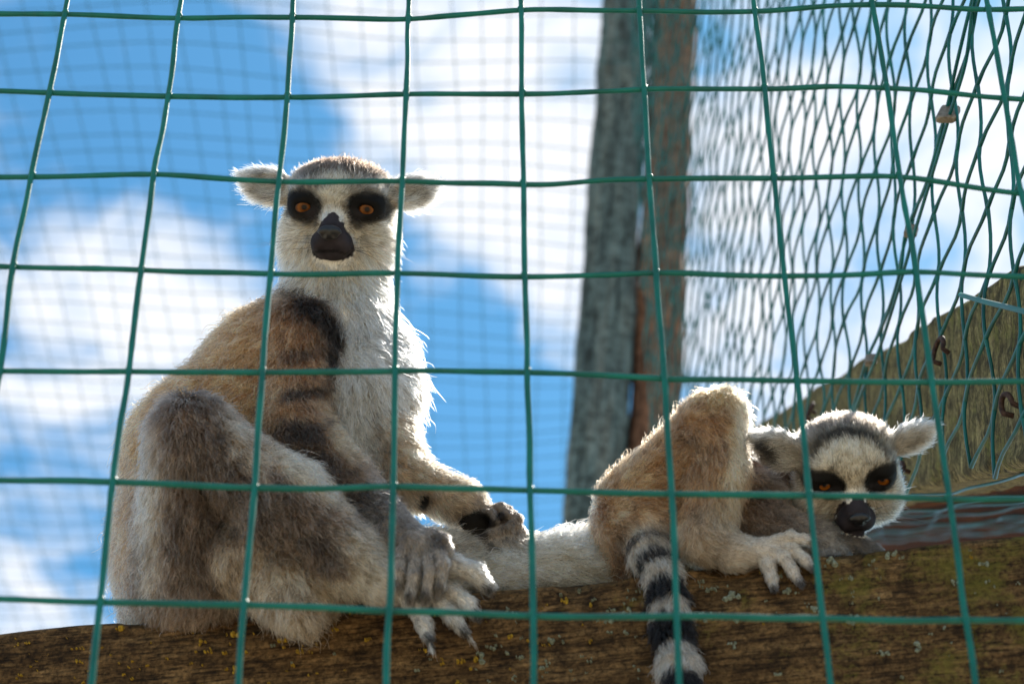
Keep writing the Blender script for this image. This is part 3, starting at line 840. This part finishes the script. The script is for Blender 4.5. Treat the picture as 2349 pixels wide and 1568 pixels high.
def whiskers(parent, R, t, sc, lst, seed):
    rng = np.random.default_rng(seed); C = []
    for (a, d, ln) in lst:
        a = R @ (np.asarray(a, float) * sc) + t; d = R @ np.asarray(d, float); d /= np.linalg.norm(d)
        bend = np.array([0, .35, 0]) + rng.normal(0, .12, 3)
        C.append([a + d * ln * sc * q + bend * ln * sc * q * q * .5 for q in np.linspace(0, 1, 6)])
    W_ = to_world(np.array(C)); n = len(C)
    hc = bpy.data.hair_curves.new('whiskers'); hc.add_curves([6] * n)
    hc.attributes['position'].data.foreach_set('vector', W_.astype(np.float32).ravel())
    ra = hc.attributes.get('radius') or hc.attributes.new('radius', 'FLOAT', 'POINT')
    ra.data.foreach_set('value', np.tile(np.linspace(.55, .12, 6) * KP, n).astype(np.float32))
    tn = hc.attributes.new('tint', 'FLOAT_COLOR', 'CURVE'); tn.data.foreach_set('color', np.tile([.02, .016, .014, 1], n).astype(np.float32))
    hc.materials.append(M_FUR)
    return link('whiskers', hc, parent)
def whisker_list(seed):
    rng = np.random.default_rng(seed); r = []
    for s in (-1, 1):
        for q in range(7):
            r.append(((s * rng.uniform(34, 52), rng.uniform(44, 84), -118), (s * 1.0, rng.uniform(-.25, .3), rng.uniform(-.1, .3)), rng.uniform(80, 150)))
        for q in range(4):
            r.append(((s * rng.uniform(35, 60), -62, -98), (s * rng.uniform(-.35, .1), -1, -.15), rng.uniform(45, 75)))
    return r

# ================================================================== lemur one: sitting upright
B1 = Body()
bd = dict(length=44, lift=.34, curl=.55, clump=.5)
# trunk
B1.defaults = dict(bd, tag='back', col=TAN, k=60)
B1.cone((468, 1420, 30), 176, (464, 1250, 60), 184, flow=(-.15, 1, 0))
B1.cone((464, 1250, 60), 183, (512, 1070, 140), 203, flow=(-.35, 1, -.1))
B1.cone((512, 1070, 140), 203, (645, 875, 230), 160, flow=(-.7, .9, 0))
B1.cone((645, 875, 230), 158, (745, 745, 280), 108, flow=(-.6, .9, 0))
B1.defaults = dict(bd, tag='chest', col=WHITE, k=50, length=52, curl=.35, clump=.6)
B1.cone((785, 795, 235), 124, (800, 930, 150), 130, flow=(.15, 1, 0))
B1.cone((800, 930, 150), 132, (790, 1120, 60), 118, flow=(.1, 1, 0))
B1.cone((872, 815, 240), 58, (890, 885, 180), 56, flow=(.3, 1, 0))
B1.defaults = dict(bd, tag='neck', col=CREAM, k=45, length=40, curl=.3)
B1.cone((770, 730, 285), 112, (772, 600, 325), 112, flow=(.05, 1, 0))
# near arm
B1.defaults = dict(bd, tag='arm', col=BROWN, k=30, length=34, curl=.6, clump=.5)
B1.cone((695, 775, 150), 84, (672, 985, -20), 70, flow=(-.1, 1, 0))
B1.cone((674, 978, -20), 70, (790, 1105, -150), 56, flow=(.7, .8, 0))
B1.cone((790, 1105, -150), 55, (915, 1225, -265), 42, flow=(.7, .7, 0), col=GREY, length=28)
# near leg
B1.defaults = dict(bd, tag='thigh', col=(140, 126, 115), k=34, length=42, curl=.5, clump=.62, lift=.42)
B1.cone((455, 1330, -60), 148, (440, 1020, -150), 86, flow=(0, 1, 0))
B1.cone((440, 1020, -150), 86, (436, 992, -155), 80, flow=(-.1, .9, 0))
B1.cone((455, 1015, -165), 80, (655, 1160, -235), 88, flow=(.5, .8, 0), tag='shin')
B1.cone((655, 1160, -235), 96, (800, 1280, -290), 66, flow=(.7, .7, 0), tag='shin')
B1.cone((600, 1270, -180), 110, (720, 1330, -250), 70, flow=(.4, .9, 0), tag='shin', col=(190, 172, 150))
B1.cone((800, 1280, -290), 62, (880, 1330, -320), 50, flow=(.9, .5, 0), tag='shin', col=CREAM, length=34)
B1.cone((640, 1340, -255), 66, (690, 1402, -330), 32, flow=(.3, 1, 0), tag='shin', col=(176, 160, 142), length=54)
# near foot and its toes draped over the edge
B1.defaults = dict(tag='foot', col=(226, 220, 212), k=6, length=18, curl=.12, clump=.6, lift=.22)
B1.cone((870, 1335, -320), 46, (955, 1335, -345), 36, flow=(1, .3, 0))
toes = [[(925, 1350, -345, 24), (955, 1392, -376, 18), (972, 1430, -412, 16), (980, 1458, -436, 10)],
        [(950, 1342, -345, 23), (1008, 1380, -372, 18), (1040, 1414, -405, 16), (1060, 1442, -428, 10)],
        [(965, 1330, -345, 22), (1036, 1356, -368, 18), (1070, 1382, -392, 16), (1090, 1406, -408, 10)],
        [(970, 1308, -340, 26), (1040, 1296, -345, 23), (1088, 1312, -352, 21), (1116, 1342, -358, 14)]]
B1.cone((978, 1455, -432), 7, (990, 1485, -458), 3, length=24, lift=.1, flow=(.1, 1, 0))
B1.cone((1060, 1440, -424), 7, (1078, 1462, -440), 3, length=22, lift=.1, flow=(.4, 1, 0))
for tpts in toes: B1.chain(tpts)
# near hand hanging over the foot
B1.defaults = dict(tag='hand', col=(146, 138, 132), k=6, length=14, curl=.12, clump=.5, lift=.18)
B1.cone((905, 1220, -270), 44, (965, 1255, -330), 38, flow=(.6, .8, 0))
B1.ell((965, 1258, -335), (52, 34, 30), rot(0, 0, 35), flow=(.5, .9, 0))
for tpts in ([(1002, 1250, -350, 15), (1016, 1292, -388, 13), (1010, 1342, -398, 10), (1004, 1362, -395, 7)],
             [(978, 1262, -355, 15), (986, 1310, -392, 13), (980, 1360, -402, 10), (974, 1380, -400, 7)],
             [(952, 1270, -355, 15), (950, 1318, -390, 13), (942, 1362, -400, 10), (938, 1380, -398, 7)],
             [(925, 1262, -345, 15), (916, 1308, -378, 12), (908, 1346, -388, 9)],
             [(985, 1226, -330, 16), (1018, 1236, -345, 13), (1030, 1262, -352, 10)]):
    B1.chain(tpts, length=10)
# far arm, hand curled on the far knee
B1.defaults = dict(tag='fararm', col=(196, 172, 146), k=26, length=26, curl=.3, clump=.45)
B1.cone((880, 1010, 60), 74, (930, 1095, -20), 58, flow=(.4, .9, 0))
B1.cone((930, 1100, -20), 56, (1060, 1155, -90), 44, flow=(.9, .4, 0))
B1.cone((1060, 1155, -90), 42, (1105, 1182, -110), 34, flow=(.9, .4, 0), length=18)
B1.defaults = dict(tag='farhand', col=(122, 112, 104), k=4, length=7, curl=.1, lift=.15)
B1.ell((1092, 1196, -118), (44, 30, 26), rot(0, 0, 20), flow=(1, .3, 0))
for tpts in ([(1120, 1174, -108, 15), (1160, 1170, -112, 14), (1186, 1190, -128, 13), (1165, 1212, -150, 12), (1122, 1222, -158, 11), (1108, 1232, -158, 9)],
             [(1120, 1190, -104, 15), (1170, 1188, -104, 14), (1190, 1214, -122, 13), (1165, 1236, -146, 12), (1128, 1244, -152, 11), (1116, 1252, -152, 9)],
             [(1100, 1180, -128, 14), (1125, 1178, -146, 12), (1136, 1194, -156, 11), (1128, 1204, -158, 8)],
             [(1110, 1178, -112, 14), (1148, 1164, -122, 13), (1164, 1178, -136, 11), (1152, 1186, -142, 9)]):
    B1.chain(tpts, flow=(.3, 1, 0))
# far leg lying along the beam
B1.defaults = dict(bd, tag='farleg', col=CREAM, k=40, length=50, lift=.45)
B1.cone((840, 1330, -60), 110, (1010, 1310, -120), 66, flow=(1, .1, 0))
B1.cone((1010, 1308, -120), 66, (1160, 1320, -110), 82, flow=(1, .0, 0))
B1.cone((1160, 1320, -110), 82, (1470, 1312, -70), 84, flow=(1, .05, 0))
R1 = rot(-4, 7, 2); T1 = np.array([778, 502, 330.]); S1 = 1.0
head(B1, R1, T1, S1)

def paint1(P, o):
    x, y = P[:, 0], P[:, 1]; TW = o['TW']; m = lambda *t: np.clip(sum(TW.get(q, 0) for q in t), 0, 1)
    n1 = fbm(P / 60., 3, 5); n2 = fbm(P / 20., 2, 8)
    # back: warm tan above, greyer and paler downwards
    w_ = m('back') * np.clip((y - 950) / 300, 0, 1)
    o['C'] = o['C'] * (1 - .75 * w_[:, None]) + .75 * w_[:, None] * lin((190, 166, 148))
    w_ = m('back') * np.clip(1 - np.abs(y - 850) / 160, 0, 1) * .6
    o['C'] = o['C'] * (1 - w_[:, None]) + w_[:, None] * lin((192, 150, 114))
    bt = ('back', 'arm', 'neck', 'chest')
    # dark saddle from the neck over the shoulder and bands on the arm
    Z = (-1e3, 1e3)
    blob(P, o, (655, 690), (60, 34), (110, 88, 72), .6, 40, .6, ('back', 'neck', 'arm'))
    blob(P, o, (722, 712), (84, 24), (52, 43, 38), .95, 50, .35, ('back', 'neck', 'arm'))
    blob(P, o, (757, 795), (20, 84), (50, 42, 38), .95, 5, .4, ('back', 'arm', 'chest'))
    blob(P, o, (700, 800), (50, 24), (66, 54, 47), .85, -20, .45, ('arm',))
    blob(P, o, (660, 760), (60, 40), (168, 132, 100), .6, 20, .6, ('arm', 'back'))
    blob(P, o, (690, 850), (66, 22), (160, 126, 98), .7, -12, .5, ('arm',))
    blob(P, o, (705, 893), (52, 15), (56, 47, 42), .9, -14, .4, ('arm',))
    blob(P, o, (690, 935), (64, 20), (160, 132, 108), .7, -10, .5, ('arm',))
    blob(P, o, (690, 985), (72, 26), (70, 64, 62), .9, 14, .45, ('arm',))
    blob(P, o, (770, 1000), (26, 70), (206, 184, 158), .8, -30, .5, ('arm',))
    blob(P, o, (745, 1075), (90, 34), (96, 84, 76), .7, 40, .5, ('arm',))
    # chest
    blob(P, o, (820, 1000), (40, 60), (204, 198, 186), .6, 10, .6, ('chest',))
    blob(P, o, (735, 965), (9, 15), (40, 36, 38), .9, 10, .5, ('chest', 'arm'))
    blob(P, o, (885, 1030), (24, 46), (120, 108, 96), .6, -20, .6, ('chest', 'fararm'))
    blob(P, o, (950, 890), (24, 90), (208, 180, 152), .7, 4, .5, ('chest',))
    blob(P, o, (775, 675), (46, 16), (150, 138, 120), .55, 8, .6, ('neck',)); blob(P, o, (800, 700), (46, 12), (160, 148, 128), .5, -8, .6, ('neck',))
    blob(P, o, (905, 700), (14, 40), (150, 132, 118), .6, 10, .6, ('neck', 'chest'))
    # thigh: dark grizzled core; pale edges of thigh and shin have the sun's rim painted in
    blob(P, o, (455, 1150), (90, 190), (92, 79, 71), .75, 0, .8, ('thigh', 'shin'), wob=.7)
    blob(P, o, (500, 1010), (60, 60), (96, 82, 72), .6, 0, .6, ('thigh',), wob=.35)
    blob(P, o, (650, 1190), (110, 60), (104, 92, 84), .8, 38, .6, ('shin',), wob=.5)
    blob(P, o, (735, 1265), (70, 34), (82, 72, 66), .85, 42, .5, ('shin',), wob=.3)
    blob(P, o, (690, 1085), (130, 26), (226, 208, 186), .85, 38, .5, ('shin', 'thigh'))
    blob(P, o, (545, 1010), (26, 90), (216, 200, 182), .6, -35, .6, ('thigh', 'shin'))
    blob(P, o, (345, 1130), (26, 190), (206, 194, 180), .7, 0, .7, ('thigh',))
    # hands and feet: black bare digits ends, white tufts
    blob(P, o, (1003, 1240), (22, 22), (70, 66, 66), .7, 0, .5, ('hand',))
    for (a, b_) in ((1006, 1352), (976, 1368), (940, 1370), (908, 1340)): blob(P, o, (a, b_), (13, 20), (30, 28, 30), .9, 0, .4, ('hand',))
    for (a, b_) in ((982, 1460), (1062, 1444), (1092, 1408), (1116, 1346)): blob(P, o, (a, b_), (14, 15), (26, 24, 25), .95, 0, .5, ('foot',))
    blob(P, o, (970, 1151), (17, 23), (8, 7, 8), 1, 15, .2, ('fararm',), length=2, wob=.1)
    blob(P, o, (1086, 1200), (44, 31), (12, 11, 12), 1, -20, .2, ('farhand', 'fararm'), zr=(-400, -95), length=2, wob=.1)
    for (a, b_) in ((1110, 1232), (1118, 1252), (1128, 1200), (1150, 1184)): blob(P, o, (a, b_), (13, 11), (20, 18, 20), 1, 0, .3, ('farhand',), length=2, wob=.1)
    blob(P, o, (1050, 1255), (56, 26), (176, 160, 144), .8, 0, .5, ('farleg',)); blob(P, o, (1170, 1360), (120, 22), (190, 178, 164), .6, 0, .6, ('farleg',))
    face(P, o, R1, T1, S1)
    o['C'] = o['C'] * np.exp(.30 * n1 * (1 - .7 * m('head', 'snout')) + .16 * n2)[:, None]

def face(P, o, R, t, sc, band=False):
    """markings in the head's own axes: cream mask, dark rings round the eyes, grey brow, brown crown"""
    q = ((P - t) / sc) @ R; x, y, z = q[:, 0], q[:, 1], q[:, 2]; TW = o['TW']
    h = np.clip(TW.get('head', 0) + TW.get('eyepatch', 0) + TW.get('snout', 0) + TW.get('eyelid', 0) + TW.get('nostril', 0) + TW.get('ear', 0) * .5, 0, 1)
    nz = fbm(q / 22., 2, 44)
    def put(w, c):
        w = np.clip(w, 0, 1)[:, None]; o['C'] = o['C'] * (1 - w) + lin(c) * w
    def sm(v, a, b): v = np.clip((v - a) / (b - a), 0, 1); return v * v * (3 - 2 * v)
    hd = TW.get('head', 0)
    edge = -84 + 8 * nz + 20 * np.clip(-z / 100, -1, 0)
    if not band:
        cr = sm(-(y - edge), -8, 14) * sm(z, -95, -70)
        cr = np.maximum(cr, sm(z, 30, 70) * sm(-y, -30, 20))
        put(hd * cr * .95, (76, 58, 47)); put(hd * cr * .6 * sm(nz, .0, .3), (56, 44, 37))
    else:
        X, Y = P[:, 0], P[:, 1]
        rr_ = np.sqrt(((X - t[0] - 6) / 102) ** 2 + ((Y - t[1] - 14) / 104) ** 2) + .04 * nz
        up = sm(-(Y - t[1] + 22), -12, 14); fr = sm(-z, -70, -40)
        put(hd * sm(rr_, 1.08, 1.18) * up * .95, (104, 93, 85)); put(hd * sm(z, 30, 70) * .8, (146, 136, 126))
        put(hd * np.clip(1.25 * np.exp(-((rr_ - 1.02) / .12) ** 2), 0, 1) * up, (20, 18, 19))
    # brow and cheek shading of grey hair
    for s in (-1, 1):
        dx = (x - s * 74); dy = y + 22
        dxr = dx * math.cos(.22) - s * dy * math.sin(.22); dyr = s * dx * math.sin(.22) + dy * math.cos(.22)
        rk = 1.14 if band else 1.04
        ring = np.sqrt((dxr / (44 * rk)) ** 2 + (dyr / (33 * rk)) ** 2) + .10 * nz
        put(h * sm(-ring, -1.75, -1.0) * (.2 if band else .5) * (z < 20), (104, 100, 98))
        put(np.clip(h, 0, 1) * sm(-ring, -1.22, -.98) * (z < 20), (12, 11, 12))
        tear = np.sqrt(((x - s * 46) / 20) ** 2 + ((y - 4) / 22) ** 2); put(h * sm(-tear, -1.3, -.8) * .75 * (z < -40), (40, 37, 40))
        ck = np.sqrt(((x - s * 92) / 40) ** 2 + ((y - 45) / 36) ** 2) + .2 * nz; put(hd * sm(-ck, -1.4, -.5) * .5, (122, 112, 102))
        br = np.sqrt(((x - s * 70) / 56) ** 2 + ((y + 72) / 20) ** 2) + .2 * nz; put(hd * sm(-br, -1.4, -.6) * (.12 if band else .75), (92, 87, 85))
        o['L'] = np.where((ring < .86) & (z < 20) & (h > .4), 4.0, np.where((ring < 1.05) & (z < 20) & (h > .4), 7 * sc, o['L']))
    w_ = TW.get('snout', 0)
    # bare leather wedge
    wd = np.interp(y, [-8, 0, 30, 66, 88, 100, 106], [0, 11, 28, 51, 48, 34, 0])
    wedge = ((np.abs(x) < wd + 3 * nz) & (z < -80) & (y > -8) & (h > .5)) | ((z < -113 + 4 * nz) & (y > 15) & (y < 104) & (np.abs(x) < 60) & (w_ > .35))
    o['L'] = np.where(wedge, 2.0, np.where((w_ > .3) & ~wedge, 11 * sc, o['L']))
    o['C'] = np.where(wedge[:, None], lin(SKIN_D) * (1 + .25 * nz)[:, None], np.where(((w_ > .3) & ~wedge)[:, None], lin(WHITE) * .9, o['C']))
    o['dens'] = np.where((w_ > .3) & ~wedge, 1.2, o['dens'])
    mouth = (np.abs(x) < 44) & (np.abs(y - 84 - .004 * x * x) < 3.2) & (z < -100)
    o['C'] = np.where(mouth[:, None], lin((26, 24, 27)), o['C'])
    ei = TW.get('earin', 0)
    put(ei * sm(fbm(q / 14., 2, 12), -.1, .5) * .8, (70, 66, 66))

def finish(name, label, B, paint, n, seed, R, t, sc, eye_dirs, h=5.6, rad=.62):
    root = thing(name, label, 'lemur', 'ring-tailed lemurs on the beam')
    V, Q = surface(B, h)
    body = link('body', body_mesh('body', B, V, Q, paint), root)
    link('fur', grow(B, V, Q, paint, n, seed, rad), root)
    for s, ed in zip((-1, 1), eye_dirs):
        c = R @ (np.array([s * 73, -19, -71.]) * sc) + t
        add_eye(root, c, 27.5 * sc, ed)
    # wet nose pad, a shaped lump with wings round the nostrils
    NV = SPH[0].copy(); NV = NV[:, [0, 1, 2]] * np.array([28, 18, 15.])
    NV[:, 0] *= np.where(NV[:, 1] > 4, .80, 1.0); 
    for s in (-1, 1):
        d = np.linalg.norm(NV - np.array([s * 14, 8, -11]), axis=1); NV[:, 2] += 9 * np.exp(-(d / 7.0) ** 2)
    NV[:, 2] += 3 * np.exp(-(NV[:, 0] / 3.0) ** 2) * (NV[:, 2] < 0)
    NV = (NV + np.array([0, 44, -170])) * sc
    link('nose', mesh('nose', to_world(NV @ R.T + t), SPH[1], M_NOSE), root)
    whiskers(root, R, t, sc, whisker_list(seed), seed)
    return root
lem1 = finish('lemur', 'lemur sitting upright with amber eyes, brown crown and white chest', B1, paint1, 270000, 1, R1, T1, S1, ((.0, .0, -1), (-.02, .0, -1)))

# ================================================================== lemur two: lying, chin on its hand
B2 = Body()
bd = dict(length=34, lift=.32, curl=.45, clump=.45)
B2.defaults = dict(bd, tag='back', col=(176, 142, 110), k=40)
B2.ell((1505, 1200, -120), (122, 150, 140), rot(0, 0, 0), flow=(-.2, 1, 0))
B2.cone((1500, 1300, -110), 105, (1500, 1200, -120), 118, flow=(-.2, 1, 0))
B2.cone((1520, 1190, -100), 118, (1770, 1130, -40), 104, flow=(1, .2, 0), col=(150, 112, 82))
B2.cone((1770, 1130, -40), 100, (1850, 1130, -70), 88, flow=(1, .2, 0), col=(140, 104, 76))
B2.cone((1700, 1260, -60), 90, (1860, 1240, -90), 70, flow=(1, .2, 0), col=(110, 92, 78))
B2.defaults = dict(bd, tag='leg', col=(172, 142, 114), k=30, length=30)
B2.cone((1480, 1180, -160), 108, (1625, 990, -200), 70, flow=(.4, -.2, 0), tag='leg')
B2.cone((1625, 990, -200), 68, (1648, 950, -205), 52, flow=(0, 1, 0))
B2.cone((1648, 955, -205), 52, (1640, 1090, -235), 66, flow=(0, 1, 0))
B2.cone((1640, 1090, -235), 66, (1622, 1225, -275), 56, flow=(0, 1, 0))
B2.cone((1618, 1235, -285), 48, (1690, 1268, -310), 40, flow=(1, .2, 0), col=(206, 190, 172), length=24)
B2.defaults = dict(tag='foot', col=(204, 196, 188), k=7, length=11, curl=.15, clump=.45, lift=.2)
B2.cone((1680, 1268, -310), 40, (1760, 1266, -325), 27, flow=(1, .1, 0))
for tp in ([(1745, 1274, -325, 19), (1762, 1296, -352, 15), (1770, 1325, -372, 12), (1776, 1350, -392, 8)],
           [(1760, 1264, -325, 17), (1798, 1278, -352, 14), (1818, 1308, -372, 12), (1836, 1338, -394, 8)],
           [(1765, 1256, -322, 16), (1817, 1258, -342, 13), (1845, 1282, -362, 11), (1864, 1304, -376, 8)],
           [(1745, 1252, -318, 16), (1811, 1230, -330, 12), (1842, 1236, -338, 11), (1866, 1246, -340, 8)]):
    B2.chain(tp)
B2.defaults = dict(bd, tag='arm', col=(116, 102, 92), k=26, length=26)
B2.cone((1740, 1150, -170), 66, (1745, 1200, -200), 60, flow=(.5, .8, 0))
B2.cone((1740, 1195, -200), 58, (1850, 1235, -250), 42, flow=(1, .4, 0))
B2.cone((1840, 1238, -240), 40, (1890, 1238, -250), 36, flow=(1, 0, 0), col=(150, 146, 142), length=18)
B2.defaults = dict(tag='hand', col=(140, 136, 132), k=7, length=10, curl=.1, lift=.15)
B2.ell((1896, 1246, -255), (44, 32, 32), rot(0, 0, 15), flow=(1, .5, 0))
for tp in ([(1915, 1248, -270, 16), (1936, 1268, -285, 13), (1940, 1290, -290, 10)], [(1902, 1254, -275, 16), (1916, 1276, -290, 13), (1914, 1296, -292, 10)],
           [(1884, 1256, -275, 16), (1892, 1280, -290, 13), (1884, 1298, -290, 10)], [(1930, 1250, -235, 16), (1970, 1262, -235, 13), (2005, 1270, -235, 10), (2028, 1274, -235, 7)]):
    B2.chain(tp)
B2.cone((1960, 1250, -240), 34, (2000, 1275, -230), 26, flow=(1, .2, 0), tag='arm', col=(96, 84, 76), length=18, k=14)
TAILP = [(1462, 1190, -190, 46), (1490, 1262, -275, 38), (1520, 1320, -330, 33), (1532, 1380, -378, 32), (1542, 1450, -438, 34), (1556, 1530, -508, 36), (1568, 1620, -585, 36), (1580, 1720, -672, 36), (1586, 1830, -765, 34), (1582, 1940, -858, 30), (1570, 2030, -930, 20)]
B2.defaults = dict(tag='tail', col=WHITE, k=20, length=36, lift=.30, curl=.2, clump=.6, dens=1.1)
B2.chain(TAILP)
R2 = rot(25, -9, -5); T2 = np.array([1943, 1088, -175.]); S2 = .93
head(B2, R2, T2, S2, ears=False, furk=1.0, lid=.82)
B2.place(R2, T2, S2); B2.defaults = dict(tag='head')
ear(B2, -1, 1.0, tip=(-.92, -.38), span=72, wid=42, base=(-104, -50, 0)); ear(B2, 1, 1.0, tip=(-.97, -.30), back=.1, span=60, wid=30, base=(-104, -62, 0))
# re-order so that hollows come last
B2.p = [q for q in B2.p if not q.sub] + [q for q in B2.p if q.sub]
B1.p = [q for q in B1.p if not q.sub] + [q for q in B1.p if q.sub]

def paint2(P, o):
    x, y = P[:, 0], P[:, 1]; TW = o['TW']; m = lambda *t: np.clip(sum(TW.get(q, 0) for q in t), 0, 1)
    n1 = fbm(P / 50., 3, 15); n2 = fbm(P / 16., 2, 18)
    blob(P, o, (1450, 1110), (80, 70), (190, 156, 122), .6, 0, .6, ('back', 'leg')); blob(P, o, (1600, 1040), (70, 70), (158, 134, 112), .6, 0, .6, ('leg',))
    blob(P, o, (1688, 1010), (18, 120), (236, 218, 190), .85, 0, .6, ('leg',)); blob(P, o, (1650, 905), (50, 20), (216, 186, 146), .7, 0, .6, ('leg',))  # sunlit right edge and top of the raised knee, painted into the coat
    blob(P, o, (1640, 1200), (50, 70), (170, 158, 144), .7, 0, .6, ('leg',)); blob(P, o, (1670, 1150), (24, 70), (206, 190, 166), .6, 0, .6, ('leg',))
    blob(P, o, (1780, 1080), (60, 60), (92, 62, 44), .75, 0, .6, ('back',)); blob(P, o, (1420, 1290), (50, 50), (150, 116, 88), .6, 0, .6, ('back',))
    blob(P, o, (1440, 1280), (34, 44), (70, 58, 52), .8, -25, .5, ('back', 'tail'))
    # rings of the tail, measured along its axis
    best = np.full(len(P), 1e9); par = np.zeros(len(P)); s0 = 0.
    for a, b in zip(TAILP[:-1], TAILP[1:]):
        a, b = np.array(a[:3]), np.array(b[:3]); ab = b - a; t = np.clip(((P - a) @ ab) / (ab @ ab), 0, 1); d = np.linalg.norm(P - a - t[:, None] * ab, axis=1)
        ln = np.linalg.norm(ab); u = d < best; par = np.where(u, s0 + t * ln, par); best = np.where(u, d, best); s0 += ln
    par = par + 9 * n2
    edges = [0, 40, 62, 84, 108, 132, 158, 214, 278, 318, 410, 500, 590, 690, 790, 890, 990, 1090, 1190]    # alternate white / black from the rump down
    kk = np.searchsorted(edges, par) % 2
    tw = m('tail')[:, None]; cc = np.where((kk == 0)[:, None], lin((36, 32, 33)), lin((226, 216, 204)))
    o['C'] = o['C'] * (1 - tw) + cc * tw
    for (a, b_) in ((1776, 1350), (1836, 1338), (1864, 1304), (1866, 1246)): blob(P, o, (a, b_), (12, 14), (44, 40, 42), .9, 0, .5, ('foot',))
    blob(P, o, (1920, 1286), (50, 16), (16, 15, 16), .95, 0, .4, ('hand',), length=2); blob(P, o, (2020, 1268), (26, 12), (20, 18, 18), .95, 0, .4, ('hand',), length=2)
    face(P, o, R2, T2, S2, band=True)
    # dark spots beside the ear of this one
    blob(P, o, (1772, 1040), (22, 40), (36, 32, 34), .9, -32, .4, ('earin', 'ear')); blob(P, o, (1805, 1096), (15, 19), (30, 27, 29), .9, -30, .4, ('head',))
    o['C'] = o['C'] * np.exp(.16 * n1 + .10 * n2)[:, None]
lem2 = finish('lemur', 'smaller lemur lying with chin on its hand, knee raised and ringed tail hanging', B2, paint2, 140000, 2, R2, T2, S2, ((.15, .25, -1), (.1, .25, -1)), h=4.5)
